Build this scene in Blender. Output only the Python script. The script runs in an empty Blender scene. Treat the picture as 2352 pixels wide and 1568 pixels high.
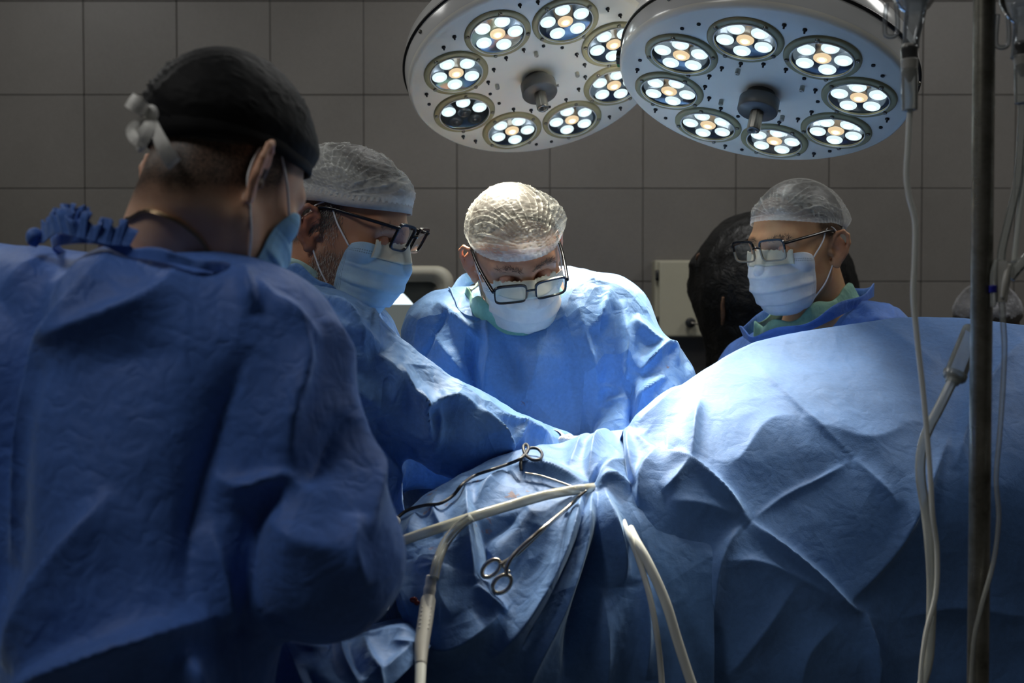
import bpy, bmesh, math, random
import numpy as np
from mathutils import Vector, Matrix

random.seed(7)
scene = bpy.context.scene
col = scene.collection

# ---------------------------------------------------------------- camera
LENS, SENSOR, W_PX, H_PX = 40.0, 36.0, 2352, 1568
FPX = LENS / SENSOR * W_PX
CX, CY = W_PX / 2, H_PX / 2
EYE = 1.45
PITCH = math.radians(1.5)
cam_data = bpy.data.cameras.new("camera")
cam_data.lens = LENS
cam_data.sensor_width = SENSOR
cam_data.clip_start = 0.05
cam_data.dof.use_dof = True
cam_data.dof.focus_distance = 1.95
cam_data.dof.aperture_fstop = 4.0
cam = bpy.data.objects.new("camera", cam_data)
cam.location = (0, 0, EYE)
cam.rotation_euler = (math.pi / 2 - PITCH, 0, 0)
col.objects.link(cam)
scene.camera = cam

# ---------------------------------------------------------------- world, room light, exposure
world = bpy.data.worlds.new("world")
scene.world = world
world.use_nodes = True
world.node_tree.nodes["Background"].inputs[0].default_value = (0.6, 0.75, 1.0, 1)
world.node_tree.nodes["Background"].inputs[1].default_value = 0.05
scene.view_settings.view_transform = 'Standard'
scene.view_settings.look = 'None'
scene.view_settings.gamma = 1.0
scene.view_settings.use_curve_mapping = False
scene.view_settings.exposure = 0.42
scene.cycles.max_bounces = 7
scene.cycles.diffuse_bounces = 4
scene.cycles.glossy_bounces = 3
scene.cycles.transmission_bounces = 3
scene.cycles.transparent_max_bounces = 14
scene.cycles.adaptive_threshold = 0.04

SPOT_POWER = (17.0, 3.2)      # each light module of the rear and the front lamp
SPOT_ANGLE = 54.0
PANEL_POWER = (7.0, 6.8, 8.2, 8.2, 1.2)   # overhead panel, three unseen ones added to brighten the wall, one added fill
PANEL_COLOR = (1.0, 0.985, 0.95)
PANELS = ((-1.15, 0.5), (-1.7, 2.45), (0.2, 2.6), (1.9, 2.3), (1.3, 1.15))

# ---------------------------------------------------------------- projection helpers
_c, _s = math.cos(PITCH), math.sin(PITCH)


def P(px, py, d):
    """world point seen at photo pixel (px, py), d metres along the view axis"""
    a = (px - CX) / FPX * d
    u = -(py - CY) / FPX * d
    return np.array([a, d * _c + u * _s, EYE - d * _s + u * _c])


def PV(px, py, d):
    a = (px - CX) / FPX * d
    u = -(py - CY) / FPX * d
    return np.stack([a, d * _c + u * _s, EYE - d * _s + u * _c], -1)


def project(W):
    x, y, z = W[:, 0], W[:, 1], W[:, 2] - EYE
    d = np.maximum(y * _c - z * _s, 0.05)
    up = y * _s + z * _c
    return CX + FPX * x / d, CY - FPX * up / d, d


# ---------------------------------------------------------------- object helpers
def link_mesh(name, me, parent=None, loc=None):
    o = bpy.data.objects.new(name, me)
    col.objects.link(o)
    if parent is not None:
        o.parent = parent
    if loc is not None:
        o.location = loc
    return o


def np_mesh(name, verts, faces, mats, smooth=True, fmat=None):
    """mesh from arrays; faces may be an (n,4)/(n,3) array or a list of tuples"""
    me = bpy.data.meshes.new(name)
    verts = np.asarray(verts, np.float32)
    if isinstance(faces, np.ndarray):
        n, k = faces.shape
        me.vertices.add(len(verts))
        me.vertices.foreach_set("co", verts.ravel())
        me.loops.add(n * k)
        me.loops.foreach_set("vertex_index", faces.astype(np.int32).ravel())
        me.polygons.add(n)
        me.polygons.foreach_set("loop_start", np.arange(0, n * k, k, dtype=np.int32))
        me.update(calc_edges=True)
    else:
        me.from_pydata([tuple(map(float, v)) for v in verts], [], faces)
    me.validate()
    if not isinstance(mats, (list, tuple)):
        mats = [mats]
    for m in mats:
        me.materials.append(m)
    npoly = len(me.polygons)
    me.polygons.foreach_set("use_smooth", np.full(npoly, smooth))
    if fmat is not None:
        me.polygons.foreach_set("material_index", np.asarray(fmat, np.int32))
    me.update()
    return me


def empty(name, loc):
    o = bpy.data.objects.new(name, None)
    o.empty_display_size = 0.05
    o.location = tuple(float(v) for v in loc)
    col.objects.link(o)
    return o


def tag(o, label=None, category=None, group=None, kind=None):
    if label:
        o["label"] = label
    if category:
        o["category"] = category
    if group:
        o["group"] = group
    if kind:
        o["kind"] = kind
    return o


def part(name, root, verts, faces, mats, parent=None, smooth=True, fmat=None, attrs=None):
    """mesh child; verts in world space, root an unrotated Empty (or None)"""
    off = np.array(root.location) if root is not None else np.zeros(3)
    v = np.asarray(verts, float) - off
    me = np_mesh(name, v, faces, mats, smooth, fmat)
    if attrs:
        for k, a in attrs.items():
            at = me.attributes.new(k, 'FLOAT', 'POINT')
            at.data.foreach_set("value", np.asarray(a, np.float32))
    return link_mesh(name, me, parent if parent is not None else root)


def set_uv(o, uv):
    """uv per vertex"""
    me = o.data
    lay = me.uv_layers.new(name="UVMap")
    vi = np.empty(len(me.loops), np.int32)
    me.loops.foreach_get("vertex_index", vi)
    lay.data.foreach_set("uv", np.asarray(uv, np.float32)[vi].ravel())


def grid_faces(nu, nv, close_u=False, flip=False):
    """quads for a grid of nu x nv vertices, index = i*nv + j"""
    iu = nu if close_u else nu - 1
    i, j = np.meshgrid(np.arange(iu), np.arange(nv - 1), indexing='ij')
    i2 = (i + 1) % nu
    q = np.stack([i * nv + j, i2 * nv + j, i2 * nv + j + 1, i * nv + j + 1], -1).reshape(-1, 4)
    return q[:, ::-1].copy() if flip else q


def join(*vf):
    vs, fs, n = [], [], 0
    for v, f in vf:
        vs.append(np.asarray(v, float))
        fs += [tuple(int(a) + n for a in q) for q in f]
        n += len(v)
    return np.concatenate(vs), fs


def lathe(profile, seg=64):
    """profile [(r,z)...] about local z"""
    pr = np.array(profile, float)
    t = np.arange(seg) / seg * 2 * math.pi
    v = np.stack([np.cos(t)[:, None] * pr[None, :, 0], np.sin(t)[:, None] * pr[None, :, 0],
                  np.broadcast_to(pr[None, :, 1], (seg, len(pr)))], -1).reshape(-1, 3)
    f = grid_faces(seg, len(pr), close_u=True)
    return v, [tuple(q) for q in f.tolist()]


def catmull(pts, n):
    pts = np.array(pts, float)
    if len(pts) == 2:
        t = np.linspace(0, 1, n)[:, None]
        return pts[0] * (1 - t) + pts[1] * t
    p = np.vstack([2 * pts[0] - pts[1], pts, 2 * pts[-1] - pts[-2]])
    m = len(pts) - 1
    T = np.linspace(0, m - 1e-9, n)
    i = T.astype(int)
    t = (T - i)[:, None]
    a, b, c, d = p[i], p[i + 1], p[i + 2], p[i + 3]
    return 0.5 * ((2 * b) + (-a + c) * t + (2 * a - 5 * b + 4 * c - d) * t ** 2 + (-a + 3 * b - 3 * c + d) * t ** 3)


def tube(pts, r, n=40, seg=10, flat=None, caps=True, raw=False):
    """tube along a curve; r is a number or list of radii; flat = (axis, factor)"""
    c = np.array(pts, float) if raw else catmull(pts, n)
    n = len(c)
    rr = np.interp(np.linspace(0, 1, n), np.linspace(0, 1, len(r)), r) if hasattr(r, '__len__') else np.full(n, float(r))
    tan = np.gradient(c, axis=0)
    tan /= np.linalg.norm(tan, axis=1)[:, None] + 1e-12
    ref = np.array([0.0, 0, 1]) if abs(tan[0, 2]) < 0.9 else np.array([1.0, 0, 0])
    u = np.cross(tan[0], ref)
    u /= np.linalg.norm(u)
    U = []
    for k in range(n):
        u = u - tan[k] * np.dot(u, tan[k])
        u /= np.linalg.norm(u) + 1e-12
        U.append(u.copy())
    U = np.array(U)
    V = np.cross(tan, U)
    a = np.arange(seg) / seg * 2 * math.pi
    fl = 1.0 if flat is None else flat
    v = c[:, None] + rr[:, None, None] * (np.cos(a)[None, :, None] * U[:, None] + fl * np.sin(a)[None, :, None] * V[:, None])
    v = v.reshape(-1, 3)
    i, j = np.meshgrid(np.arange(n - 1), np.arange(seg), indexing='ij')
    j2 = (j + 1) % seg
    f = np.stack([i * seg + j, i * seg + j2, (i + 1) * seg + j2, (i + 1) * seg + j], -1).reshape(-1, 4)
    f = [tuple(q) for q in f.tolist()]
    if caps:
        f.append(tuple(range(seg))[::-1])
        f.append(tuple((n - 1) * seg + k for k in range(seg)))
    return v, f


def box(lo, hi, bev=0.0):
    bm = bmesh.new()
    bmesh.ops.create_cube(bm, size=1)
    lo, hi = np.array(lo, float), np.array(hi, float)
    for v in bm.verts:
        for k in range(3):
            v.co[k] = lo[k] + (v.co[k] + 0.5) * (hi[k] - lo[k])
    if bev:
        bmesh.ops.bevel(bm, geom=bm.edges[:], offset=bev, segments=2, affect='EDGES', profile=0.6)
    bm.verts.index_update()
    vs = np.array([tuple(v.co) for v in bm.verts])
    fs = [tuple(v.index for v in f.verts) for f in bm.faces]
    bm.free()
    return vs, fs


def ball(c, r, seg=16, rings=10):
    t = np.linspace(0, math.pi, rings)
    v, f = lathe(list(zip(np.maximum(np.sin(t), 1e-4), np.cos(t)[::1])), seg)
    r = np.array(r) if hasattr(r, '__len__') else np.array([r, r, r])
    return v * r + np.array(c), [q[::-1] for q in f]


# ---------------------------------------------------------------- noise
def _hash(i, j, k, seed):
    h = (i * 374761393 + j * 668265263 + k * 2147483647 + seed * 1274126177) & 0xffffffff
    h = ((h ^ (h >> 13)) * 1274126177) & 0xffffffff
    h = (h ^ (h >> 16)) & 0xffffffff
    return h / 4294967295.0


def vnoise(p, seed=0):
    p = np.asarray(p, float)
    i = np.floor(p).astype(np.int64)
    f = p - i
    f = f * f * f * (f * (f * 6 - 15) + 10)
    out = 0
    for dx in (0, 1):
        wx = f[:, 0] if dx else 1 - f[:, 0]
        for dy in (0, 1):
            wy = f[:, 1] if dy else 1 - f[:, 1]
            for dz in (0, 1):
                wz = f[:, 2] if dz else 1 - f[:, 2]
                out = out + wx * wy * wz * _hash(i[:, 0] + dx, i[:, 1] + dy, i[:, 2] + dz, seed)
    return out * 2 - 1


def crumple(p, scale, seed=0, octv=3):
    """billow noise: rounded sheets meeting in sharp creases"""
    out, amp = 0, 1.0
    for o in range(octv):
        out = out + amp * (0.35 - np.abs(vnoise(p * scale + 17.3 * o, seed + o)))
        scale, amp = scale * 2.05, amp * 0.5
    return out


# ---------------------------------------------------------------- signed distance fields and surface nets
def s_caps(p, a, b, ra, rb):
    a, b = np.asarray(a), np.asarray(b)
    ab = b - a
    L2 = max(float(ab @ ab), 1e-9)
    t = np.clip(((p - a) @ ab) / L2, 0, 1)
    return np.linalg.norm(p - a - t[..., None] * ab, axis=-1) - (ra + (rb - ra) * t)


def s_ell(p, c, r, M=None):
    q = p - np.asarray(c)
    if M is not None:
        q = q @ M
    r = np.asarray(r, float)
    k0 = np.linalg.norm(q / r, axis=-1)
    k1 = np.linalg.norm(q / (r * r), axis=-1) + 1e-9
    return k0 * (k0 - 1) / k1


def smin(a, b, k):
    if k <= 0:
        return np.minimum(a, b)
    h = np.maximum(k - np.abs(a - b), 0) / k
    return np.minimum(a, b) - h * h * k * 0.25


def smax(a, b, k):
    return -smin(-a, -b, k)


class Field:
    """rectilinear SDF grid; primitives are only evaluated inside their own boxes"""

    def __init__(self, xs, ys, zs):
        self.ax = [np.asarray(a, float) for a in (xs, ys, zs)]
        self.V = np.full([len(a) for a in self.ax], 0.5, np.float32)

    def op(self, fn, lo, hi, k, mode='add', pad=0.05):
        sl = []
        for a, l, h in zip(self.ax, lo, hi):
            i0 = max(np.searchsorted(a, l - pad) - 1, 0)
            i1 = min(np.searchsorted(a, h + pad) + 1, len(a))
            if i1 - i0 < 1:
                return
            sl.append(slice(i0, i1))
        sl = tuple(sl)
        X, Y, Z = np.meshgrid(*[a[s] for a, s in zip(self.ax, sl)], indexing='ij')
        d = fn(np.stack([X, Y, Z], -1)).astype(np.float32)
        if mode == 'add':
            self.V[sl] = smin(self.V[sl], d, k)
        else:
            self.V[sl] = smax(self.V[sl], -d, k)

    def caps(self, a, b, ra, rb, k=0.03, mode='add'):
        a, b = np.asarray(a, float), np.asarray(b, float)
        m = max(ra, rb)
        self.op(lambda p: s_caps(p, a, b, ra, rb), np.minimum(a, b) - m, np.maximum(a, b) + m, k, mode, 0.04 + k)

    def ell(self, c, r, k=0.03, mode='add', M=None):
        m = max(r)
        c = np.asarray(c, float)
        self.op(lambda p: s_ell(p, c, r, M), c - m, c + m, k, mode, 0.04 + k)

    def mesh(self, smooth=1):
        V = self.V
        S = V < 0
        nx, ny, nz = V.shape
        c = [S[i:nx - 1 + i, j:ny - 1 + j, k:nz - 1 + k] for i in (0, 1) for j in (0, 1) for k in (0, 1)]
        cnt = sum(x.astype(np.int8) for x in c)
        act = (cnt > 0) & (cnt < 8)
        idx = np.full(act.shape, -1, np.int64)
        ijk = np.argwhere(act)
        idx[act] = np.arange(len(ijk))
        acc = np.zeros((len(ijk), 3))
        num = np.zeros(len(ijk))
        corners = [np.array([i, j, k]) for i in (0, 1) for j in (0, 1) for k in (0, 1)]
        val = [V[tuple((ijk + o).T)] for o in corners]
        for a in range(8):
            for b in range(a + 1, 8):
                d = corners[b] - corners[a]
                if np.abs(d).sum() != 1:
                    continue
                va, vb = val[a], val[b]
                m = (va < 0) != (vb < 0)
                t = np.where(m, va / np.where(m, va - vb, 1), 0)
                pos = corners[a][None] + t[:, None] * d[None]
                acc += np.where(m[:, None], pos, 0)
                num += m
        g = ijk + acc / np.maximum(num, 1)[:, None]
        verts = np.stack([np.interp(g[:, k], np.arange(len(self.ax[k])), self.ax[k]) for k in range(3)], -1)
        quads = []
        for ax in range(3):
            s0 = [slice(None)] * 3
            s1 = [slice(None)] * 3
            s0[ax], s1[ax] = slice(0, -1), slice(1, None)
            A, B = S[tuple(s0)], S[tuple(s1)]
            o1, o2 = [(1, 2), (2, 0), (0, 1)][ax]
            ch = np.argwhere(A != B)
            ok = (ch[:, o1] > 0) & (ch[:, o2] > 0) & (ch[:, o1] < V.shape[o1] - 1) & (ch[:, o2] < V.shape[o2] - 1)
            ch = ch[ok]
            e1 = np.zeros(3, int)
            e1[o1] = 1
            e2 = np.zeros(3, int)
            e2[o2] = 1
            q = np.stack([idx[tuple((ch - e1 - e2).T)], idx[tuple((ch - e2).T)], idx[tuple(ch.T)], idx[tuple((ch - e1).T)]], -1)
            fl = ~A[tuple(ch.T)]
            q[fl] = q[fl][:, ::-1]
            quads.append(q)
        quads = np.concatenate(quads)
        verts = relax(verts, quads, smooth)
        return verts, quads


def relax(v, q, it, lam=0.5):
    n = len(v)
    k = q.shape[1]
    for _ in range(it):
        acc = np.zeros_like(v)
        cnt = np.zeros(n)
        for a in range(k):
            i, j = q[:, a], q[:, (a + 1) % k]
            for c in range(3):
                acc[:, c] += np.bincount(i, v[j, c], n) + np.bincount(j, v[i, c], n)
            cnt += np.bincount(i, minlength=n) + np.bincount(j, minlength=n)
        v = v + lam * (acc / np.maximum(cnt, 1)[:, None] - v)
    return v


def normals(v, q):
    k = q.shape[1]
    if k == 4:
        fn = np.cross(v[q[:, 2]] - v[q[:, 0]], v[q[:, 3]] - v[q[:, 1]])
    else:
        fn = np.cross(v[q[:, 1]] - v[q[:, 0]], v[q[:, 2]] - v[q[:, 0]])
    out = np.zeros_like(v)
    for a in range(k):
        for c in range(3):
            out[:, c] += np.bincount(q[:, a], fn[:, c], len(v))
    return out / (np.linalg.norm(out, axis=1)[:, None] + 1e-12)


def subdivide(v, q, levels=1):
    me = np_mesh("tmp", v, q, [])
    o = bpy.data.objects.new("tmp", me)
    col.objects.link(o)
    m = o.modifiers.new("s", 'SUBSURF')
    m.levels = levels
    m.render_levels = levels
    dg = bpy.context.evaluated_depsgraph_get()
    e = o.evaluated_get(dg).to_mesh()
    nv = np.empty(len(e.vertices) * 3, np.float32)
    e.vertices.foreach_get("co", nv)
    nf = np.empty(len(e.loops), np.int32)
    e.loops.foreach_get("vertex_index", nf)
    nv = nv.reshape(-1, 3).astype(float)
    nf = nf.reshape(-1, 4).astype(np.int64)
    bpy.data.objects.remove(o)
    bpy.data.meshes.remove(me)
    return nv, nf


def fold_field(px, py, folds):
    """height (metres) of a set of cloth folds. Each fold: (points, width, height[, skew[, sharp]])
    points run along the crest; skew > 0 makes the left side (looking along the fold) the steep one."""
    h = np.zeros(len(px))
    for fd in folds:
        pts, w, amp = np.array(fd[0], float), fd[1], fd[2]
        skew = fd[3] if len(fd) > 3 else 0.0
        sharp = fd[4] if len(fd) > 4 else 1.15
        wmax = w * (1 + abs(skew)) * 3.2
        m = np.where((px > pts[:, 0].min() - wmax) & (px < pts[:, 0].max() + wmax) &
                     (py > pts[:, 1].min() - wmax) & (py < pts[:, 1].max() + wmax))[0]
        if not len(m):
            continue
        if len(pts) > 2:
            pts = catmull(pts, 6 * len(pts))
        x, y = px[m], py[m]
        seg = np.linalg.norm(np.diff(pts, axis=0), axis=1)
        cum = np.concatenate([[0], np.cumsum(seg)])
        best = np.full(len(m), 1e9)
        sd = np.zeros(len(m))
        tt = np.zeros(len(m))
        for k in range(len(pts) - 1):
            a, b = pts[k], pts[k + 1]
            d = b - a
            L = max(seg[k], 1e-6)
            t = np.clip(((x - a[0]) * d[0] + (y - a[1]) * d[1]) / L ** 2, 0, 1)
            dx, dy = x - a[0] - t * d[0], y - a[1] - t * d[1]
            dist = np.hypot(dx, dy)
            cr = (d[0] * dy - d[1] * dx)
            u = dist < best
            best[u] = dist[u]
            sd[u] = np.sign(cr[u])
            tt[u] = (cum[k] + t[u] * L) / cum[-1]
        ww = w * np.where(sd * skew > 0, 1 / (1 + abs(skew)), 1 + abs(skew))
        taper = np.sin(np.pi * np.clip(tt, 0, 1)) ** 0.8 * 0.95 + 0.05
        h[m] += amp * taper * np.exp(-(best / ww) ** sharp)
    return h
# ================================================================ materials
class NT:
    def __init__(self, name):
        self.m = bpy.data.materials.new(name)
        self.m.use_nodes = True
        self.t = self.m.node_tree
        self.b = self.t.nodes["Principled BSDF"]
        self.out = self.t.nodes["Material Output"]

    def n(self, kind, **kw):
        nd = self.t.nodes.new(kind)
        for k, v in kw.items():
            if k in nd.inputs.keys():
                nd.inputs[k].default_value = v
            else:
                setattr(nd, k, v)
        return nd

    def l(self, a, b):
        self.t.links.new(a, b)

    def math(self, op, a, b=None, c=None):
        nd = self.t.nodes.new('ShaderNodeMath')
        nd.operation = op
        for k, v in enumerate((a, b, c)):
            if v is None:
                continue
            if isinstance(v, (int, float)):
                nd.inputs[k].default_value = v
            else:
                self.l(v, nd.inputs[k])
        return nd.outputs[0]

    def ramp(self, fac, stops):
        nd = self.t.nodes.new('ShaderNodeValToRGB')
        el = nd.color_ramp.elements
        while len(el) < len(stops):
            el.new(0.5)
        for e, (p, c) in zip(el, stops):
            e.position = p
            e.color = (*c, 1) if len(c) == 3 else c
        self.l(fac, nd.inputs[0])
        return nd.outputs[0]

    def mix(self, fac, a, b):
        nd = self.t.nodes.new('ShaderNodeMix')
        nd.data_type = 'RGBA'
        for v, k in ((fac, 0), (a, 6), (b, 7)):
            if isinstance(v, (int, float)):
                nd.inputs[k].default_value = v
            elif isinstance(v, tuple):
                nd.inputs[k].default_value = (*v, 1) if len(v) == 3 else v
            else:
                self.l(v, nd.inputs[k])
        return nd.outputs[2]

    def noise(self, scale, detail=4, rough=0.55, vec=None, dist=0.0):
        nd = self.n('ShaderNodeTexNoise', Scale=scale, Detail=detail, Roughness=rough, Distortion=dist)
        if vec is not None:
            self.l(vec, nd.inputs['Vector'])
        return nd.outputs[0]

    def geo(self):
        if not hasattr(self, '_g'):
            self._g = self.t.nodes.new('ShaderNodeNewGeometry')
        return self._g.outputs['Position']

    def obj(self):
        if not hasattr(self, '_o'):
            self._o = self.t.nodes.new('ShaderNodeTexCoord')
        return self._o.outputs['Object']

    def bump(self, h, strength=0.3, dist=0.01, chain=None):
        nd = self.t.nodes.new('ShaderNodeBump')
        nd.inputs['Strength'].default_value = strength
        nd.inputs['Distance'].default_value = dist
        self.l(h, nd.inputs['Height'])
        if chain is not None:
            self.l(chain, nd.inputs['Normal'])
        return nd.outputs[0]


def principled(name, color, rough=0.5, metal=0.0, spec=0.5, **kw):
    k = NT(name)
    b = k.b
    b.inputs['Base Color'].default_value = (*color, 1)
    b.inputs['Roughness'].default_value = rough
    b.inputs['Metallic'].default_value = metal
    b.inputs['Specular IOR Level'].default_value = spec
    for a, v in kw.items():
        b.inputs[a].default_value = v
    return k


def varied(name, color, rough=0.5, metal=0.0, spec=0.5, scale=30, amt=0.15, bump=0.0, bscale=200, **kw):
    k = principled(name, color, rough, metal, spec, **kw)
    n = k.noise(scale, vec=k.obj())
    dark = tuple(c * (1 - amt) for c in color)
    lite = tuple(min(1, c * (1 + amt)) for c in color)
    k.l(k.ramp(n, [(0.3, dark), (0.7, lite)]), k.b.inputs['Base Color'])
    if bump:
        k.l(k.bump(k.noise(bscale, vec=k.obj()), bump, 0.002), k.b.inputs['Normal'])
    return k.m


def cloth(name, color, rough=0.62, sheen=0.25, wrinkle=0.35, weave=0.25, stains=False, seed=0.0, transl=0.0, facet=0.35):
    """non-woven surgical fabric: embossed dot weave, fine crumples, slight mottling"""
    k = principled(name, color, rough, 0, 0.42)
    b = k.b
    b.inputs['Sheen Weight'].default_value = sheen
    b.inputs['Sheen Roughness'].default_value = 0.45
    b.inputs['Sheen Tint'].default_value = (0.65, 0.85, 1.0, 1)
    pos = k.obj()
    mp = k.n('ShaderNodeMapping')
    mp.inputs['Location'].default_value = (seed, seed * 1.7, seed * 0.6)
    k.l(pos, mp.inputs[0])
    pos = mp.outputs[0]
    n1 = k.noise(9, 3, 0.6, pos)
    n2 = k.noise(160, 1, 0.5, pos)
    mot = k.math('ADD', k.math('MULTIPLY', n1, 0.7), k.math('MULTIPLY', n2, 0.3))
    dark = tuple(c * 0.86 for c in color)
    lite = tuple(c * 1.14 for c in color)
    c = k.ramp(mot, [(0.35, dark), (0.65, lite)])
    if stains:
        s1 = k.noise(34, 6, 0.65, pos, 0.6)
        s2 = k.noise(5.5, 2, 0.5, pos)
        f = k.math('MULTIPLY', k.ramp(s1, [(0.635, (0, 0, 0)), (0.665, (1, 1, 1))]),
                   k.ramp(s2, [(0.52, (0, 0, 0)), (0.60, (1, 1, 1))]))
        c = k.mix(k.math('MULTIPLY', f, 0.75), c, (0.22, 0.09, 0.03))
    k.l(c, b.inputs['Base Color'])
    # dot embossing
    mp2 = k.n('ShaderNodeMapping')
    mp2.inputs['Scale'].default_value = (420, 420, 420)
    k.l(pos, mp2.inputs[0])
    vor = k.n('ShaderNodeTexVoronoi', Scale=1.0)
    k.l(mp2.outputs[0], vor.inputs['Vector'])
    bw = k.bump(vor.outputs['Distance'], weave, 0.0006)
    # small crumples with creased edges
    w1 = k.noise(26, 2, 0.55, pos, 0.4)
    ridge = k.math('ABSOLUTE', k.math('SUBTRACT', w1, 0.5))
    bw = k.bump(ridge, wrinkle, 0.016, bw)
    # straight creases between flat facets
    nv = k.n('ShaderNodeTexNoise', Scale=5.0, Detail=1.0)
    k.l(pos, nv.inputs['Vector'])
    vm = k.n('ShaderNodeVectorMath', operation='MULTIPLY_ADD')
    k.l(nv.outputs['Color'], vm.inputs[0])
    vm.inputs[1].default_value = (0.05, 0.05, 0.05)
    k.l(pos, vm.inputs[2])
    mp3 = k.n('ShaderNodeMapping')
    mp3.inputs['Scale'].default_value = (1.0, 1.0, 0.6)
    k.l(vm.outputs[0], mp3.inputs[0])
    ve = k.n('ShaderNodeTexVoronoi', feature='F1', Scale=11.0)
    k.l(mp3.outputs[0], ve.inputs['Vector'])
    bw = k.bump(ve.outputs['Distance'], facet, 0.045, bw)
    k.l(bw, b.inputs['Normal'])
    if transl:
        tr = k.n('ShaderNodeBsdfTranslucent')
        tr.inputs[0].default_value = (*color, 1)
        mx = k.n('ShaderNodeMixShader', Fac=transl)
        k.l(b.outputs[0], mx.inputs[1])
        k.l(tr.outputs[0], mx.inputs[2])
        k.l(mx.outputs[0], k.out.inputs[0])
    return k.m


def emission(name, color, strength):
    k = NT(name)
    e = k.n('ShaderNodeEmission', Strength=strength)
    e.inputs[0].default_value = (*color, 1)
    k.l(e.outputs[0], k.out.inputs[0])
    k.m.cycles.emission_sampling = 'NONE'
    return k.m


def clear(name, tint=(1, 1, 1), rough=0.05, body=0.1, ior=1.45, bodycol=(0.9, 0.95, 0.95)):
    """thin clear plastic or glass: transparent, reflecting at its rim, with a little milky body"""
    k = NT(name)
    tr = k.n('ShaderNodeBsdfTransparent')
    tr.inputs[0].default_value = (*tint, 1)
    gl = k.n('ShaderNodeBsdfGlossy', Roughness=rough)
    fr = k.n('ShaderNodeFresnel', IOR=ior)
    df = k.n('ShaderNodeBsdfDiffuse')
    df.inputs[0].default_value = (*bodycol, 1)
    m0 = k.n('ShaderNodeMixShader', Fac=body)
    k.l(tr.outputs[0], m0.inputs[1])
    k.l(df.outputs[0], m0.inputs[2])
    m1 = k.n('ShaderNodeMixShader')
    k.l(fr.outputs[0], m1.inputs[0])
    k.l(m0.outputs[0], m1.inputs[1])
    k.l(gl.outputs[0], m1.inputs[2])
    k.l(m1.outputs[0], k.out.inputs[0])
    return k.m


def skin(name, base, red, hair, seed=0.0):
    """mottled skin; the 'hair' attribute carries close-cropped hair and stubble"""
    k = principled(name, base, 0.48, 0, 0.45)
    b = k.b
    b.inputs['Subsurface Weight'].default_value = 0.12
    b.inputs['Subsurface Radius'].default_value = (1.0, 0.35, 0.2)
    b.inputs['Subsurface Scale'].default_value = 0.006
    pos = k.obj()
    n1 = k.noise(28 + seed, 5, 0.6, pos)
    n2 = k.noise(260, 3, 0.6, pos)
    att = k.n('ShaderNodeAttribute', attribute_name='hair')
    flush = k.n('ShaderNodeAttribute', attribute_name='flush')
    c = k.mix(k.math('MULTIPLY', k.ramp(n1, [(0.35, (0, 0, 0)), (0.7, (1, 1, 1))]), 0.45), base, red)
    c = k.mix(flush.outputs['Fac'], c, red)
    n3 = k.noise(420, 2, 0.6, pos)
    hm = k.math('MULTIPLY', att.outputs['Fac'], k.ramp(n3, [(0.36, (0.8, 0.8, 0.8)), (0.6, (1, 1, 1))]))
    c = k.mix(hm, c, hair)
    k.l(c, b.inputs['Base Color'])
    k.l(k.bump(n2, 0.18, 0.0012), b.inputs['Normal'])
    return k.m


def capmat(name, color=(0.85, 0.87, 0.84), base=0.30, gain=0.62):
    """thin non-woven cap fabric: see-through where single, denser where pleats stack"""
    k = NT(name)
    b = k.b
    b.inputs['Base Color'].default_value = (*color, 1)
    b.inputs['Roughness'].default_value = 0.55
    tl = k.n('ShaderNodeBsdfTranslucent')
    tl.inputs[0].default_value = (*color, 1)
    body = k.n('ShaderNodeMixShader', Fac=0.3)
    k.l(b.outputs[0], body.inputs[1])
    k.l(tl.outputs[0], body.inputs[2])
    tr = k.n('ShaderNodeBsdfTransparent')
    at = k.n('ShaderNodeAttribute', attribute_name='dens')
    n = k.noise(70, 4, 0.6, k.obj())
    f = k.math('ADD', k.math('MULTIPLY', at.outputs['Fac'], gain), base)
    f = k.math('ADD', f, k.math('MULTIPLY', k.math('SUBTRACT', n, 0.5), 0.3))
    cl = k.n('ShaderNodeClamp')
    k.l(f, cl.inputs[0])
    mx = k.n('ShaderNodeMixShader')
    k.l(cl.outputs[0], mx.inputs[0])
    k.l(tr.outputs[0], mx.inputs[1])
    k.l(body.outputs[0], mx.inputs[2])
    k.l(mx.outputs[0], k.out.inputs[0])
    w = k.noise(45, 3, 0.6, k.obj())
    k.l(k.bump(w, 0.25, 0.006), b.inputs['Normal'])
    return k.m


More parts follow.
